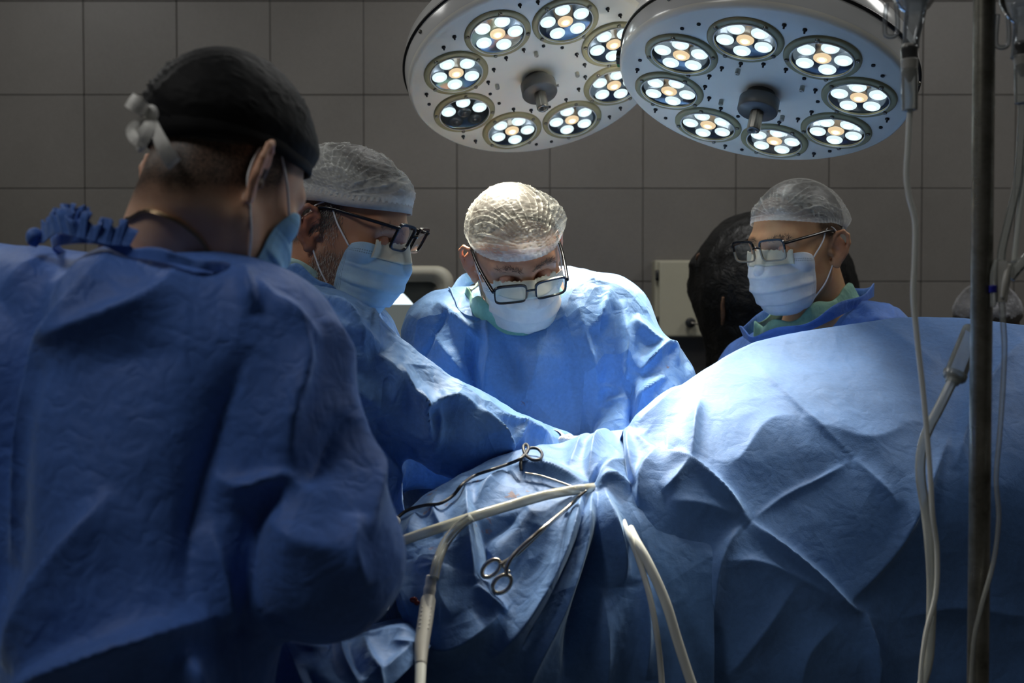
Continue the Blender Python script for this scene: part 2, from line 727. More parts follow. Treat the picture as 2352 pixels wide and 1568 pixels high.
def maskmat(name, color, inner=(0.9, 0.9, 0.88)):
    """pleated face mask fabric with the dotted weld lines along its borders (uv: across, down)"""
    k = principled(name, color, 0.6, 0, 0.35)
    b = k.b
    uvn = k.n('ShaderNodeUVMap')
    sep = k.n('ShaderNodeSeparateXYZ')
    k.l(uvn.outputs[0], sep.inputs[0])
    u, v = sep.outputs[0], sep.outputs[1]

    def dots(coord, along, lines, pitch, width):
        tot = None
        for ln in lines:
            d = k.math('LESS_THAN', k.math('ABSOLUTE', k.math('SUBTRACT', coord, ln)), width)
            tot = d if tot is None else k.math('MAXIMUM', tot, d)
        st = k.math('LESS_THAN', k.math('FRACT', k.math('MULTIPLY', along, pitch)), 0.55)
        return k.math('MULTIPLY', tot, st)
    au = k.math('ABSOLUTE', k.math('SUBTRACT', u, 0.5))
    side = dots(au, v, (0.455, 0.468, 0.481, 0.494), 60, 0.0028)
    top = dots(v, u, (0.085, 0.105), 95, 0.005)
    bot = dots(v, u, (0.955, 0.975), 95, 0.005)
    dd = k.math('MAXIMUM', side, k.math('MAXIMUM', top, bot))
    n = k.noise(40, 4, 0.55, k.obj())
    c = k.ramp(n, [(0.3, tuple(x * 0.92 for x in color)), (0.7, tuple(min(1, x * 1.06) for x in color))])
    c = k.mix(k.math('MULTIPLY', dd, 0.62), c, tuple(x * 0.28 for x in color))
    k.l(c, b.inputs['Base Color'])
    b.inputs['Subsurface Weight'].default_value = 0.08
    b.inputs['Subsurface Scale'].default_value = 0.004
    k.l(k.bump(n, 0.25, 0.006), b.inputs['Normal'])
    return k.m


M = {}
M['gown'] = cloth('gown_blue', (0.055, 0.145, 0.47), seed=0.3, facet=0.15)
M['gown2'] = cloth('gown_blue_two', (0.13, 0.285, 0.60), seed=2.3, wrinkle=0.45, facet=0.6)
M['gown3'] = cloth('gown_blue_three', (0.15, 0.31, 0.62), seed=5.1, stains=True, facet=0.65)
M['gown4'] = cloth('gown_blue_four', (0.08, 0.19, 0.56), seed=8.4)
M['drape'] = cloth('drape_blue', (0.090, 0.205, 0.47), facet=0.25, seed=1.1, stains=True, sheen=0.35, wrinkle=0.22)
M['drape2'] = cloth('drape_blue_two', (0.085, 0.195, 0.46), facet=0.12, seed=6.1, sheen=0.35, wrinkle=0.18)
M['drape3'] = cloth('drape_blue_three', (0.085, 0.19, 0.44), facet=0.15, seed=3.1, sheen=0.3, wrinkle=0.2)
M['green'] = cloth('scrub_green', (0.24, 0.46, 0.33), seed=4.4, weave=0.1)
M['greenpale'] = cloth('scrub_pale', (0.42, 0.62, 0.60), seed=4.9, weave=0.1)
M['skinL'] = skin('skin_tan', (0.47, 0.25, 0.145), (0.46, 0.15, 0.085), (0.045, 0.038, 0.034))
M['skinC'] = skin('skin_ruddy', (0.60, 0.33, 0.20), (0.56, 0.20, 0.11), (0.07, 0.055, 0.045), 4)
M['skinR'] = skin('skin_golden', (0.60, 0.35, 0.18), (0.52, 0.20, 0.10), (0.03, 0.025, 0.02), 7)
M['skinF'] = skin('skin_pale', (0.72, 0.47, 0.32), (0.62, 0.28, 0.18), (0.012, 0.010, 0.010), 2)
M['hairgrey'] = varied('hair_grey', (0.075, 0.07, 0.066), 0.55, scale=220, amt=0.5)
M['hairdark'] = varied('hair_dark', (0.018, 0.015, 0.013), 0.5, scale=220, amt=0.5)
M['hairbrown'] = varied('hair_brown', (0.05, 0.036, 0.026), 0.5, scale=220, amt=0.5)
M['hairsilver'] = varied('hair_silver', (0.33, 0.30, 0.27), 0.5, scale=220, amt=0.5)
M['cap'] = capmat('cap_white', base=0.13, gain=0.8)
M['capc'] = capmat('cap_white_two', (0.88, 0.88, 0.80), 0.14, 0.95)
M['capband'] = varied('cap_band', (0.62, 0.60, 0.55), 0.8, scale=90, amt=0.1, bump=0.3, bscale=500)
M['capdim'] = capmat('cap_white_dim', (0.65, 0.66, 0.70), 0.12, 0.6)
_k = principled('cap_black', (0.004, 0.0042, 0.005), 0.7, 0, 0.2)
_k.b.inputs['Sheen Weight'].default_value = 0.03
_k.l(_k.bump(_k.noise(9, 2, 0.5, _k.obj(), 0.3), 0.35, 0.02), _k.b.inputs['Normal'])
M['capblack'] = _k.m
M['ribbon'] = varied('ribbon_white', (0.80, 0.79, 0.75), 0.6, scale=60, amt=0.1, bump=0.2)
M['maskblue'] = maskmat('mask_blue', (0.44, 0.64, 0.80))
M['maskwhite'] = maskmat('mask_white', (0.78, 0.79, 0.80))
M['maskcream'] = maskmat('mask_cream', (0.86, 0.76, 0.66))
M['masksky'] = maskmat('mask_sky', (0.28, 0.55, 0.80))
M['tape'] = varied('tape_cream', (0.72, 0.66, 0.50), 0.6, scale=50, amt=0.08)
M['elastic'] = varied('elastic_white', (0.80, 0.82, 0.85), 0.6, scale=200, amt=0.05)
M['framebl'] = principled('frame_black', (0.008, 0.008, 0.010), 0.22).m
M['framegrey'] = principled('frame_clear_grey', (0.25, 0.22, 0.17), 0.15).m
M['framemetal'] = principled('frame_metal', (0.45, 0.40, 0.33), 0.25, 1.0).m
M['lens'] = clear('lens_glass', (0.93, 0.95, 0.94), 0.02, 0.03, 1.5, (0.8, 0.85, 0.8))
M['lensglare'] = clear('lens_glass_painted_glare', (0.93, 0.95, 0.9), 0.06, 0.22, 1.5, (0.85, 0.85, 0.72))  # whitish reflection on the lenses put into a milky body colour
M['eye'] = principled('eye_white', (0.62, 0.58, 0.54), 0.15).m
M['iris'] = principled('iris_brown', (0.03, 0.018, 0.01), 0.1).m
M['gold'] = principled('chain_metal', (0.42, 0.30, 0.18), 0.3, 1.0).m
M['glove'] = varied('glove_latex', (0.86, 0.84, 0.78), 0.4, scale=40, amt=0.06)
M['gauze'] = varied('gauze_white', (0.9, 0.88, 0.84), 0.9, scale=120, amt=0.08, bump=0.6, bscale=500)
M['shoe'] = varied('shoe_rubber', (0.03, 0.04, 0.06), 0.5)
# lamp
M['lampwhite'] = varied('lamp_white_enamel', (0.92, 0.89, 0.78), 0.22, scale=7, amt=0.04)
M['lampshell'] = varied('lamp_shell_enamel', (0.72, 0.72, 0.70), 0.16, scale=7, amt=0.04)
M['gasket'] = principled('gasket_black', (0.008, 0.008, 0.009), 0.35).m
M['bezel'] = varied('bezel_olive', (0.35, 0.32, 0.18), 0.45, scale=40, amt=0.05)
M['dish'] = principled('dish_mirror', (0.12, 0.14, 0.17), 0.12, 0.9).m
M['screw'] = principled('screw_steel', (0.28, 0.27, 0.23), 0.3, 1.0).m
M['peg'] = principled('peg_black', (0.012, 0.012, 0.013), 0.3).m
M['pegmetal'] = principled('peg_steel', (0.5, 0.49, 0.42), 0.3, 0.9).m
M['handle'] = varied('handle_grey', (0.10, 0.10, 0.095), 0.4, scale=30, amt=0.1)
M['handlemetal'] = principled('handle_metal', (0.22, 0.21, 0.19), 0.35, 0.8).m
M['ledrim'] = emission('led_rim', (0.78, 0.93, 0.95), 0.85)
M['ledcore'] = emission('led_core', (0.92, 1.0, 1.0), 6.0)
M['ledmid'] = emission('led_mid', (0.85, 0.97, 1.0), 1.7)
M['warmrim'] = emission('led_warm_rim', (0.95, 0.70, 0.42), 0.75)
M['warmmid'] = emission('led_warm_mid', (1.0, 0.78, 0.48), 1.1)
M['warmcore'] = emission('led_warm_core', (1.0, 0.92, 0.72), 4.0)
M['ledoff'] = principled('led_unlit', (0.05, 0.055, 0.06), 0.08).m
M['glass'] = clear('glass_cover', (0.97, 0.99, 1.0), 0.02, 0.015, 1.4)
M['greenbtn'] = principled('button_green', (0.02, 0.22, 0.08), 0.3).m
# room and equipment
_k = principled('tile_grey', (0.165, 0.155, 0.143), 0.42, 0, 0.4)
_n = _k.noise(2.2, 5, 0.6, _k.geo())
_n2 = _k.noise(130, 3, 0.6, _k.geo())
_info = _k.n('ShaderNodeObjectInfo')
_f = _k.math('ADD', _k.math('MULTIPLY', _n, 0.55), _k.math('ADD', _k.math('MULTIPLY', _n2, 0.25), _k.math('MULTIPLY', _info.outputs['Random'], 0.12)))
_k.l(_k.ramp(_f, [(0.3, (0.135, 0.127, 0.116)), (0.62, (0.185, 0.174, 0.16))]), _k.b.inputs['Base Color'])
_k.l(_k.bump(_n2, 0.12, 0.002), _k.b.inputs['Normal'])
M['tile'] = _k.m
M['grout'] = varied('grout', (0.12, 0.115, 0.105), 0.9, scale=60, amt=0.2)
M['wallpaint'] = varied('wall_paint', (0.20, 0.19, 0.18), 0.7, scale=3, amt=0.08)
M['floor'] = varied('floor_vinyl', (0.16, 0.17, 0.17), 0.4, scale=5, amt=0.15)
M['ceil'] = varied('ceiling_paint', (0.30, 0.30, 0.29), 0.8, scale=3, amt=0.05)
M['panel'] = emission('panel_diffuser', (0.8, 0.9, 1.0), 0.6)
M['panelframe'] = principled('panel_frame', (0.5, 0.5, 0.5), 0.5).m
M['beige'] = varied('casing_beige', (0.42, 0.40, 0.32), 0.5, scale=9, amt=0.06)
M['cabinet'] = varied('cabinet_cream', (0.40, 0.38, 0.29), 0.45, scale=5, amt=0.06)
M['hinge'] = principled('hinge_black', (0.01, 0.01, 0.01), 0.4).m
M['screen'] = principled('screen_glass', (0.035, 0.04, 0.038), 0.12).m
M['screenlit'] = emission('screen_lit', (0.80, 0.95, 1.0), 1.15)
M['screengrey'] = emission('screen_grey', (0.30, 0.34, 0.33), 0.25)
_k = principled('bag_black', (0.004, 0.004, 0.004), 0.42, 0, 0.3)
_k.l(_k.bump(_k.noise(24, 5, 0.65, _k.obj(), 0.8), 0.55, 0.02), _k.b.inputs['Normal'])
M['bag'] = _k.m
M['rust'] = varied('tape_brown', (0.16, 0.08, 0.04), 0.7, scale=80, amt=0.5)
_k = principled('pole_steel', (0.16, 0.15, 0.12), 0.30, 0.85)
_n = _k.noise(14, 5, 0.65, _k.obj())
_k.l(_k.ramp(_n, [(0.35, (0.12, 0.115, 0.09)), (0.7, (0.42, 0.41, 0.36))]), _k.b.inputs['Base Color'])
_k.l(_k.ramp(_n, [(0.3, (0.5, 0.5, 0.5)), (0.7, (0.22, 0.22, 0.22))]), _k.b.inputs['Roughness'])
M['pole'] = _k.m
M['tubeclear'] = clear('tube_clear', (0.95, 0.97, 0.97), 0.08, 0.26, 1.5, (0.92, 0.95, 0.88))
M['tubehalf'] = clear('tube_half_clear', (0.93, 0.95, 0.93), 0.1, 0.42, 1.5, (0.9, 0.92, 0.82))
M['tubemilk'] = clear('tube_milky', (0.9, 0.9, 0.86), 0.15, 0.62, 1.45, (0.72, 0.70, 0.56))
M['tubewhite'] = clear('tube_white', (0.9, 0.92, 0.9), 0.15, 0.80, 1.45, (0.90, 0.92, 0.86))
M['bagclear'] = clear('iv_bag_clear', (0.9, 0.93, 0.95), 0.06, 0.22, 1.6, (0.75, 0.8, 0.85))
M['plasticgrey'] = varied('plastic_grey', (0.42, 0.41, 0.37), 0.4, scale=40, amt=0.06)
M['plasticwhite'] = varied('plastic_white', (0.60, 0.58, 0.52), 0.35, scale=40, amt=0.06)
M['plasticblue'] = principled('plastic_blue', (0.01, 0.012, 0.25), 0.3).m
M['cord'] = principled('cord_black', (0.012, 0.013, 0.018), 0.45).m
M['steel'] = principled('instrument_steel', (0.48, 0.44, 0.38), 0.28, 1.0).m
M['blood'] = principled('blood_clot', (0.16, 0.012, 0.008), 0.2).m
M['liquid'] = principled('liquid_dark', (0.06, 0.06, 0.06), 0.2).m
# ================================================================ the room
WALL_Y = 3.69
TS = 0.30
X_LINE = float(P(1263, 300, WALL_Y)[0])      # a grout line
_d = WALL_Y
Z_LINE = float(PV(1176.0, 219.0, np.float64(WALL_Y / _c))[2])
for _i in range(8):                            # depth along the axis that lands on the wall plane
    _p = PV(1176.0, 219.0, np.float64(_d))
    _d += WALL_Y - _p[1]
Z_LINE = float(_p[2])
X_LINE = float((1263 - CX) / FPX * _d)
XL, XR, YB, ZT = -3.3, 3.3, -1.9, 3.0

v, f = box((XL - 0.1, WALL_Y, 0), (XR + 0.1, WALL_Y + 0.12, ZT))
wall_back = tag(link_mesh("wall_back", np_mesh("wall_back", v, f, M['grout'], False)), "grey tiled wall behind the operating team", kind="structure")
v, f = box((-TS / 2 + 0.0013, -0.009, -TS / 2 + 0.0013), (TS / 2 - 0.0013, 0.004, TS / 2 - 0.0013), 0.0016)
tile_me = np_mesh("tile", v, f, M['tile'], False)
nx0 = math.ceil((XL - X_LINE) / TS)
nx1 = math.floor((XR - X_LINE) / TS)
nz0 = math.ceil((0.05 - Z_LINE) / TS)
nz1 = math.floor((ZT - Z_LINE) / TS)
for i in range(nx0, nx1):
    for j in range(nz0, nz1):
        if not (-2.4 < X_LINE + i * TS < 2.2 and Z_LINE + j * TS > 0.3):
            continue
        link_mesh("tile", tile_me, wall_back, (X_LINE + (i + 0.5) * TS, WALL_Y, Z_LINE + (j + 0.5) * TS))

for nm, lo, hi, mt in (("floor", (XL - 0.1, YB - 0.1, -0.1), (XR + 0.1, WALL_Y + 0.1, 0), 'floor'),
                       ("ceiling", (XL - 0.1, YB - 0.1, ZT), (XR + 0.1, WALL_Y + 0.1, ZT + 0.1), 'ceil'),
                       ("wall_left", (XL - 0.1, YB, 0), (XL, WALL_Y, ZT), 'wallpaint'),
                       ("wall_right", (XR, YB, 0), (XR + 0.1, WALL_Y, ZT), 'wallpaint'),
                       ("wall_front", (XL, YB - 0.1, 0), (XR, YB, ZT), 'wallpaint')):
    v, f = box(lo, hi)
    tag(link_mesh(nm, np_mesh(nm, v, f, M[mt], False)), kind="structure")

PLBL = ("dim square ceiling panel light over the person in the black cap", "added square ceiling panel brightening the tiled wall at the left",
        "added square ceiling panel brightening the tiled wall in the middle", "added square ceiling panel brightening the tiled wall at the right",
        "added small-output square ceiling fill panel above the drip stand")
for (x, y), pw, lb in zip(PANELS, PANEL_POWER, PLBL):
    root = tag(empty("ceiling_light", (x, y, ZT)), lb, "ceiling light", "ceiling panel lights")
    v1, f1 = box((x - 0.31, y - 0.31, ZT - 0.03), (x + 0.31, y + 0.31, ZT - 0.001), 0.004)
    part("frame", root, v1, f1, M['panelframe'], smooth=False)
    v1, f1 = box((x - 0.28, y - 0.28, ZT - 0.036), (x + 0.28, y + 0.28, ZT - 0.0305))
    part("diffuser", root, v1, f1, M['panel'], smooth=False)
    ld = bpy.data.lights.new("panel_light", 'AREA')
    ld.shape = 'SQUARE'
    ld.size = 0.55
    ld.energy = pw
    ld.color = PANEL_COLOR
    lo = bpy.data.objects.new("panel_light", ld)
    lo.location = (0, 0, -0.045)
    lo.parent = root
    col.objects.link(lo)

# ================================================================ surgical lamps
LR = 0.252
LS = LR / 0.265           # lamp size against the fitted unit


def rot_from(n, a):
    b = np.cross(n, a)
    return Matrix(((a[0], b[0], n[0]), (a[1], b[1], n[1]), (a[2], b[2], n[2])))


def led_mesh(name, r, mats):
    """moulded lens: domed outer ring, raised inner ring and bright core"""
    prof = [(r, 0.0), (r * 0.98, 0.0015), (r * 0.86, 0.0031), (r * 0.62, 0.0043), (r * 0.58, 0.0036), (r * 0.36, 0.0039), (r * 0.33, 0.0048), (r * 0.12, 0.0056), (0.0003, 0.0057)]
    v, f = lathe(prof, 24)
    fm = []
    for q in f:
        j = min(x % len(prof) for x in q)
        fm.append(0 if j < 4 else (1 if j < 5 else 2))
    return np_mesh(name, v, f, [M[m] for m in mats], True, fm)


LED_W = led_mesh("led_lens", 0.0152, ('ledrim', 'ledmid', 'ledcore'))
LED_Y = led_mesh("led_lens", 0.0152, ('warmrim', 'warmmid', 'warmcore'))
LED_O = led_mesh("led_lens", 0.0152, ('ledoff', 'ledoff', 'ledoff'))
_v, _f = lathe([(0.0525, 0.0005), (0.0525, 0.004), (0.0545, 0.0052), (0.0625, 0.0052), (0.065, 0.0035), (0.0655, 0.0002)], 56)
BEZEL_ME = np_mesh("light_module", _v, _f, M['bezel'])
_v, _f = lathe([(0.0530, 0.0030), (0.050, 0.0012), (0.0003, 0.0006)], 48)
DISH_ME = np_mesh("reflector", _v, _f, M['dish'])
_v, _f = lathe([(0.0530, 0.0070), (0.0003, 0.0073)], 40)
GLASS_ME = np_mesh("glass_cover", _v, _f, M['glass'])
_v, _f = lathe([(0.0529, 0.0035), (0.0541, 0.0045), (0.0543, 0.0066), (0.0531, 0.0076), (0.0520, 0.0069)], 48)
RING_ME = np_mesh("glass_ring", _v, _f, M['lampshell'])
_v, _f = lathe([(0.0040, 0.0), (0.0040, 0.0022), (0.0030, 0.0036), (0.0014, 0.0038), (0.0012, 0.0024), (0.0002, 0.0024)], 14)
SCREW_ME = np_mesh("screw", _v, _f, M['screw'])
_v, _f = lathe([(0.0038, 0.0), (0.0038, 0.0022), (0.0026, 0.0032), (0.0016, 0.0034), (0.0016, 0.0075), (0.0002, 0.0078)], 12)
PEG_ME = np_mesh("peg", _v, _f, M['peg'])
_v, _f = lathe([(0.0034, 0.0), (0.0034, 0.0022), (0.0022, 0.0026), (0.0018, 0.0004), (0.0002, 0.0003)], 12)
HOLE_ME = np_mesh("peg", _v, _f, M['peg'])
_v, _f = lathe([(0.0042, 0.0), (0.0042, 0.0085), (0.0036, 0.0095), (0.0018, 0.0095), (0.0016, 0.0070), (0.0002, 0.0070)], 14)
STUD_ME = np_mesh("stud", _v, _f, M['pegmetal'])


def lamp(center, n, phase, label, twist, power, dead=None, buttons=False, pegseed=0):
    n = np.array(n) / np.linalg.norm(n)
    a = np.cross(n, [0, 1, 0])
    a /= np.linalg.norm(a)
    root = empty("surgical_lamp", center)
    root.rotation_euler = rot_from(n, a).to_euler()
    tag(root, label, "surgical lamp", "surgical lamps over the operating table")

    def add(nm, me, parent=root, loc=(0, 0, 0), rz=0.0):
        o = link_mesh(nm, me, parent, loc)
        o.rotation_euler = (0, 0, rz)
        return o
    R = LR
    v, f = lathe([(0.0005, 0.0), (R * 0.5, 0.0), (R - 0.016, 0.0), (R - 0.014, -0.0016), (R - 0.008, -0.0020), (R - 0.003, -0.005), (R, -0.011), (R + 0.0005, -0.014)], 128)
    add("face_plate", np_mesh("face_plate", v, f, M['lampwhite']))
    v, f = lathe([(R + 0.0005, -0.0135), (R + 0.001, -0.016), (R + 0.0025, -0.042), (R + 0.0025, -0.0445)], 128)
    add("side_band", np_mesh("side_band", v, f, M['lampshell']))
    v, f = lathe([(R + 0.001, -0.0440), (R + 0.0055, -0.0448), (R + 0.0065, -0.0475), (R + 0.0055, -0.0502), (R + 0.001, -0.051)], 128)
    add("gasket", np_mesh("gasket", v, f, M['gasket']))
    v, f = lathe([(R + 0.0028, -0.0505), (R + 0.002, -0.056), (R - 0.002, -0.078), (R - 0.012, -0.092), (R * 0.75, -0.108), (R * 0.4, -0.117), (0.0005, -0.120)], 128)
    add("top_shell", np_mesh("top_shell", v, f, M['lampshell']))
    # light modules
    for k in range(8):
        t = phase + k * math.pi / 4
        rc = 0.655 * R
        mod = add("light_module", BEZEL_ME, root, (rc * math.cos(t), rc * math.sin(t), 0), t)
        mod.scale = (LS, LS, LS)
        add("reflector", DISH_ME, mod)
        r0 = twist
        for s in range(5):
            an = r0 + s * 2 * math.pi / 5
            off = dead is not None and k == dead[0] and s in dead[1]
            add("led_lens", LED_O if off else LED_W, mod, (0.0345 * math.cos(an), 0.0345 * math.sin(an), 0.0010))
        add("led_lens", LED_O if dead is not None and k == dead[0] else LED_Y, mod, (0, 0, 0.0010))
        add("glass_cover", GLASS_ME, mod)
        add("glass_ring", RING_ME, mod)
        for s in range(4):
            an = r0 + 0.5 + s * math.pi / 2
            add("screw", SCREW_ME, mod, (0.0592 * math.cos(an), 0.0592 * math.sin(an), 0.0050))
        sp = bpy.data.lights.new("module_beam", 'SPOT')
        sp.energy = power * (0.6 if dead is not None and k == dead[0] else 1.0)
        sp.color = (1.0, 0.94, 0.79)
        sp.spot_size = math.radians(SPOT_ANGLE)
        sp.spot_blend = 0.75
        sp.shadow_soft_size = 0.022
        so = bpy.data.objects.new("module_beam", sp)
        so.location = (0, 0, 0.020)
        so.rotation_euler = (math.pi, 0, 0)
        so.parent = mod
        col.objects.link(so)
    # handle: grey disc and slotted socket
    v, f = lathe([(0.026, -0.001), (0.026, 0.012), (0.0350, 0.0125), (0.0365, 0.014), (0.0365, 0.036), (0.0350, 0.0385), (0.0005, 0.0390)], 48)
    h = add("handle", np_mesh("handle", v, f, M['handle']))
    h.scale = (LS, LS, LS)
    v, f = lathe([(0.0122, 0.0385), (0.0122, 0.074), (0.0112, 0.0765), (0.0062, 0.0765), (0.0058, 0.068), (0.0003, 0.068)], 32)
    v = v.copy()
    ang = np.arctan2(v[:, 1], v[:, 0])
    rr = np.hypot(v[:, 0], v[:, 1])
    gro = np.where((np.cos(6 * ang) > 0.72) & (rr > 0.009), 0.90, 1.0)
    v[:, :2] *= gro[:, None]
    add("socket", np_mesh("socket", v, f, M['handlemetal']), h)
    v, f = tube([(0.036, 0, 0.026), (0.0415, 0.001, 0.026)], [0.0022, 0.0034], 6, 10)
    add("lock_pin", np_mesh("lock_pin", v, f, M['pegmetal']), h)
    # pegs: an inner ring of sixteen, pairs between the modules and four studs
    rg = random.Random(pegseed)
    for k in range(16):
        t = phase + (k + 0.5) * math.pi / 8
        add("peg", HOLE_ME if rg.random() < 0.25 else PEG_ME, root, (R * 0.385 * math.cos(t), R * 0.385 * math.sin(t), 0))
    for k in range(8):
        for s in (-0.075, 0.075):
            t = phase + (k + 0.5) * math.pi / 4 + s
            add("peg", HOLE_ME if rg.random() < 0.4 else PEG_ME, root, (R * 0.865 * math.cos(t), R * 0.865 * math.sin(t), 0))
    for k in range(4):
        t = phase + 0.35 + k * math.pi / 2
        add("stud", STUD_ME, root, (R * 0.315 * math.cos(t), R * 0.315 * math.sin(t), 0))
    for t in (0.4, 2.5, 4.4):
        v, f = ball((0, 0, 0), 0.004, 10, 6)
        add("rivet", np_mesh("rivet", v, f, M['screw']), root, ((R + 0.003) * math.cos(t), (R + 0.003) * math.sin(t), -0.034))
    if buttons:
        t0 = buttons
        for dt, mt, sz in ((-0.075, 'peg', 0.007), (-0.03, 'peg', 0.009), (0.022, 'greenbtn', 0.0075)):
            v, f = box((-0.004, -sz, -sz * 0.8), (0.007, sz, sz * 0.8), 0.0015)
            b = add("button", np_mesh("button", v, f, M[mt], False), root, ((R + 0.003) * math.cos(t0 + dt), (R + 0.003) * math.sin(t0 + dt), -0.030), t0 + dt)
    # yoke and drop tube up to the ceiling
    Ri = np.array(rot_from(n, a)).T
    up = Ri @ np.array([0, 0, 1.0])
    top = up * (ZT - center[2])
    v, f = tube([(0, 0, -0.115), np.array([0, 0, -0.16]) + up * 0.02, up * 0.30], 0.019, 24, 14)
    add("yoke", np_mesh("yoke", v, f, M['lampshell']))
    v, f = tube([up * 0.28, top * 0.995], 0.026, 4, 16)
    add("drop_tube", np_mesh("drop_tube", v, f, M['lampwhite']))
    v, f = tube([top * 0.955, top * 0.998], [0.05, 0.07], 6, 24)
    add("ceiling_rose", np_mesh("ceiling_rose", v, f, M['lampwhite']))
    return root


def lpos(x, y, z):
    return (x * LS, y * LS, EYE + (z - EYE) * LS)


lamp(lpos(0.05139, 2.3556, 1.92865), (0.15302, -0.44714, -0.88128), 1.18892,
     "large round white surgical lamp further back with three unlit lenses in one cluster", 0.5, SPOT_POWER[0], (3, (0, 1)), pegseed=3)
lamp(lpos(0.4538, 2.08519, 1.84743), (-0.2409, -0.28796, -0.92685), 2.00751,
     "large round white surgical lamp in front beside the drip line, all clusters lit", 0.3, SPOT_POWER[1], None, buttons=3.4, pegseed=5)
# ================================================================ people
# head-local axes: -y is the face, +x the person's left, z up; origin between the ears (metres)
def rotm(yaw, pitch, roll):
    return np.array((Matrix.Rotation(math.radians(yaw), 3, 'Z') @ Matrix.Rotation(math.radians(pitch), 3, 'X') @ Matrix.Rotation(math.radians(roll), 3, 'Y')))


HEAD = [
    ('e', (0, 0.012, 0.045), (0.076, 0.098, 0.088), 0.0, 1),
    ('e', (0, -0.028, -0.015), (0.063, 0.066, 0.084), 0.04, 1),
    ('e', (0, -0.035, -0.070), (0.051, 0.053, 0.042), 0.035, 1),
    ('e', (0, -0.080, -0.097), (0.022, 0.018, 0.017), 0.03, 1),
]
for _x in (-1, 1):
    HEAD += [
        ('c', (0.055 * _x, 0.004, -0.052), (0.026 * _x, -0.062, -0.096), 0.014, 0.014, 0.03, 1),
        ('e', (0.045 * _x, -0.060, -0.016), (0.022, 0.020, 0.018), 0.025, 1),
        ('c', (0.010 * _x, -0.090, 0.027), (0.047 * _x, -0.072, 0.028), 0.011, 0.009, 0.02, 1),
        ('e', (0.033 * _x, -0.106, 0.003), (0.021, 0.024, 0.015), 0.018, -1),
    ]
HEAD += [('c', (0, -0.090, 0.020), (0, -0.117, -0.026), 0.0075, 0.0115, 0.014, 1)]
for _x in (-1, 1):
    HEAD += [('e', (0.012 * _x, -0.104, -0.032), (0.009, 0.012, 0.008), 0.008, 1)]
HEAD += [('c', (-0.017, -0.097, -0.062), (0.017, -0.097, -0.062), 0.008, 0.008, 0.012, 1)]


def ear_prims(sg):
    C = np.array([sg * 0.0795, 0.020, -0.008])
    A = np.array([sg * 0.58, 0.815, 0.0])
    B = np.array([sg * 0.06, 0.16, 1.0])
    B /= np.linalg.norm(B)
    N = np.cross(A, B) * (-sg)
    N = N / np.linalg.norm(N)
    if N[0] * sg < 0:
        N = -N

    def e(a, b, c=0.0):
        return tuple(C + a * A + b * B + c * N)
    Mx = np.stack([A, B, N], 1)
    out = [('e', e(0.002, 0.0, -0.002), (0.018, 0.029, 0.0045), 0.006, 1, Mx)]
    path = [(-0.012, 0.004, 0.001), (-0.011, 0.020, 0.002), (-0.003, 0.031, 0.003), (0.010, 0.033, 0.004), (0.020, 0.024, 0.004), (0.0225, 0.008, 0.003), (0.018, -0.010, 0.002), (0.009, -0.023, 0.001)]
    for p, q in zip(path[:-1], path[1:]):
        out.append(('c', e(*p), e(*q), 0.0042, 0.0042, 0.003, 1))
    ah = [(0.001, 0.020, 0.001), (0.010, 0.012, 0.002), (0.0105, -0.003, 0.002), (0.003, -0.015, 0.001)]
    for p, q in zip(ah[:-1], ah[1:]):
        out.append(('c', e(*p), e(*q), 0.0032, 0.0032, 0.004, 1))
    out.append(('e', e(-0.003, -0.003, 0.006), (0.0085, 0.0115, 0.0085), 0.003, -1, Mx))
    out.append(('e', e(-0.012, -0.006, 0.003), (0.0045, 0.006, 0.004), 0.004, 1, Mx))
    out.append(('e', e(0.000, -0.029, 0.000), (0.0085, 0.010, 0.0050), 0.006, 1, Mx))
    return out


EARS = {-1: ear_prims(-1), 1: ear_prims(1)}


def head_sdf(q, ears=False):
    shp = q.shape[:-1]
    p = q.reshape(-1, 3)
    d = np.full(len(p), 1.0)

    def run(prims, d, p):
        for pr in prims:
            if pr[0] == 'e':
                b = s_ell(p, pr[1], pr[2], pr[5] if len(pr) > 5 else None)
                k, sg = pr[3], pr[4]
            else:
                b = s_caps(p, pr[1], pr[2], pr[3], pr[4])
                k, sg = pr[5], pr[6]
            d = smin(d, b, k) if sg > 0 else smax(d, -b, k)
        return d
    d = run(HEAD, d, p)
    if ears:
        for sg in (-1, 1):
            m = (p[:, 0] * sg > 0.055) & (np.abs(p[:, 1] - 0.02) < 0.06) & (np.abs(p[:, 2]) < 0.06)
            if m.any():
                d[m] = run(EARS[sg], d[m], p[m])
    return d.reshape(shp)


HC = np.array([0.0, 0.005, 0.03])


def head_radius(dirs):
    lo = np.full(len(dirs), 0.02)
    hi = np.full(len(dirs), 0.22)
    for _ in range(22):
        m = 0.5 * (lo + hi)
        ins = head_sdf(HC + dirs * m[:, None]) < 0
        lo = np.where(ins, m, lo)
        hi = np.where(ins, hi, m)
    return 0.5 * (lo + hi)


def axis_fine(lo, hi, flo, fhi, fine, coarse):
    a = np.arange(lo, flo, coarse)
    b = np.arange(flo, fhi, fine)
    c = np.arange(fhi, hi + coarse, coarse)
    return np.concatenate([a, b, c])


def dome(tmax, nphi=96, nth=48):
    """polar grid of directions about head 'up'; phi = 0 is the face, tmax(phi) the rim angle"""
    ph = np.arange(nphi) / nphi * 2 * math.pi
    t = np.linspace(0.0, 1.0, nth)
    Ph, T = np.meshgrid(ph, t, indexing='ij')
    th = np.maximum(T, 0.004) * tmax(Ph)
    d = np.stack([np.sin(th) * np.sin(Ph), -np.sin(th) * np.cos(Ph), np.cos(th)], -1)
    return d.reshape(-1, 3), Ph.ravel(), T.ravel()


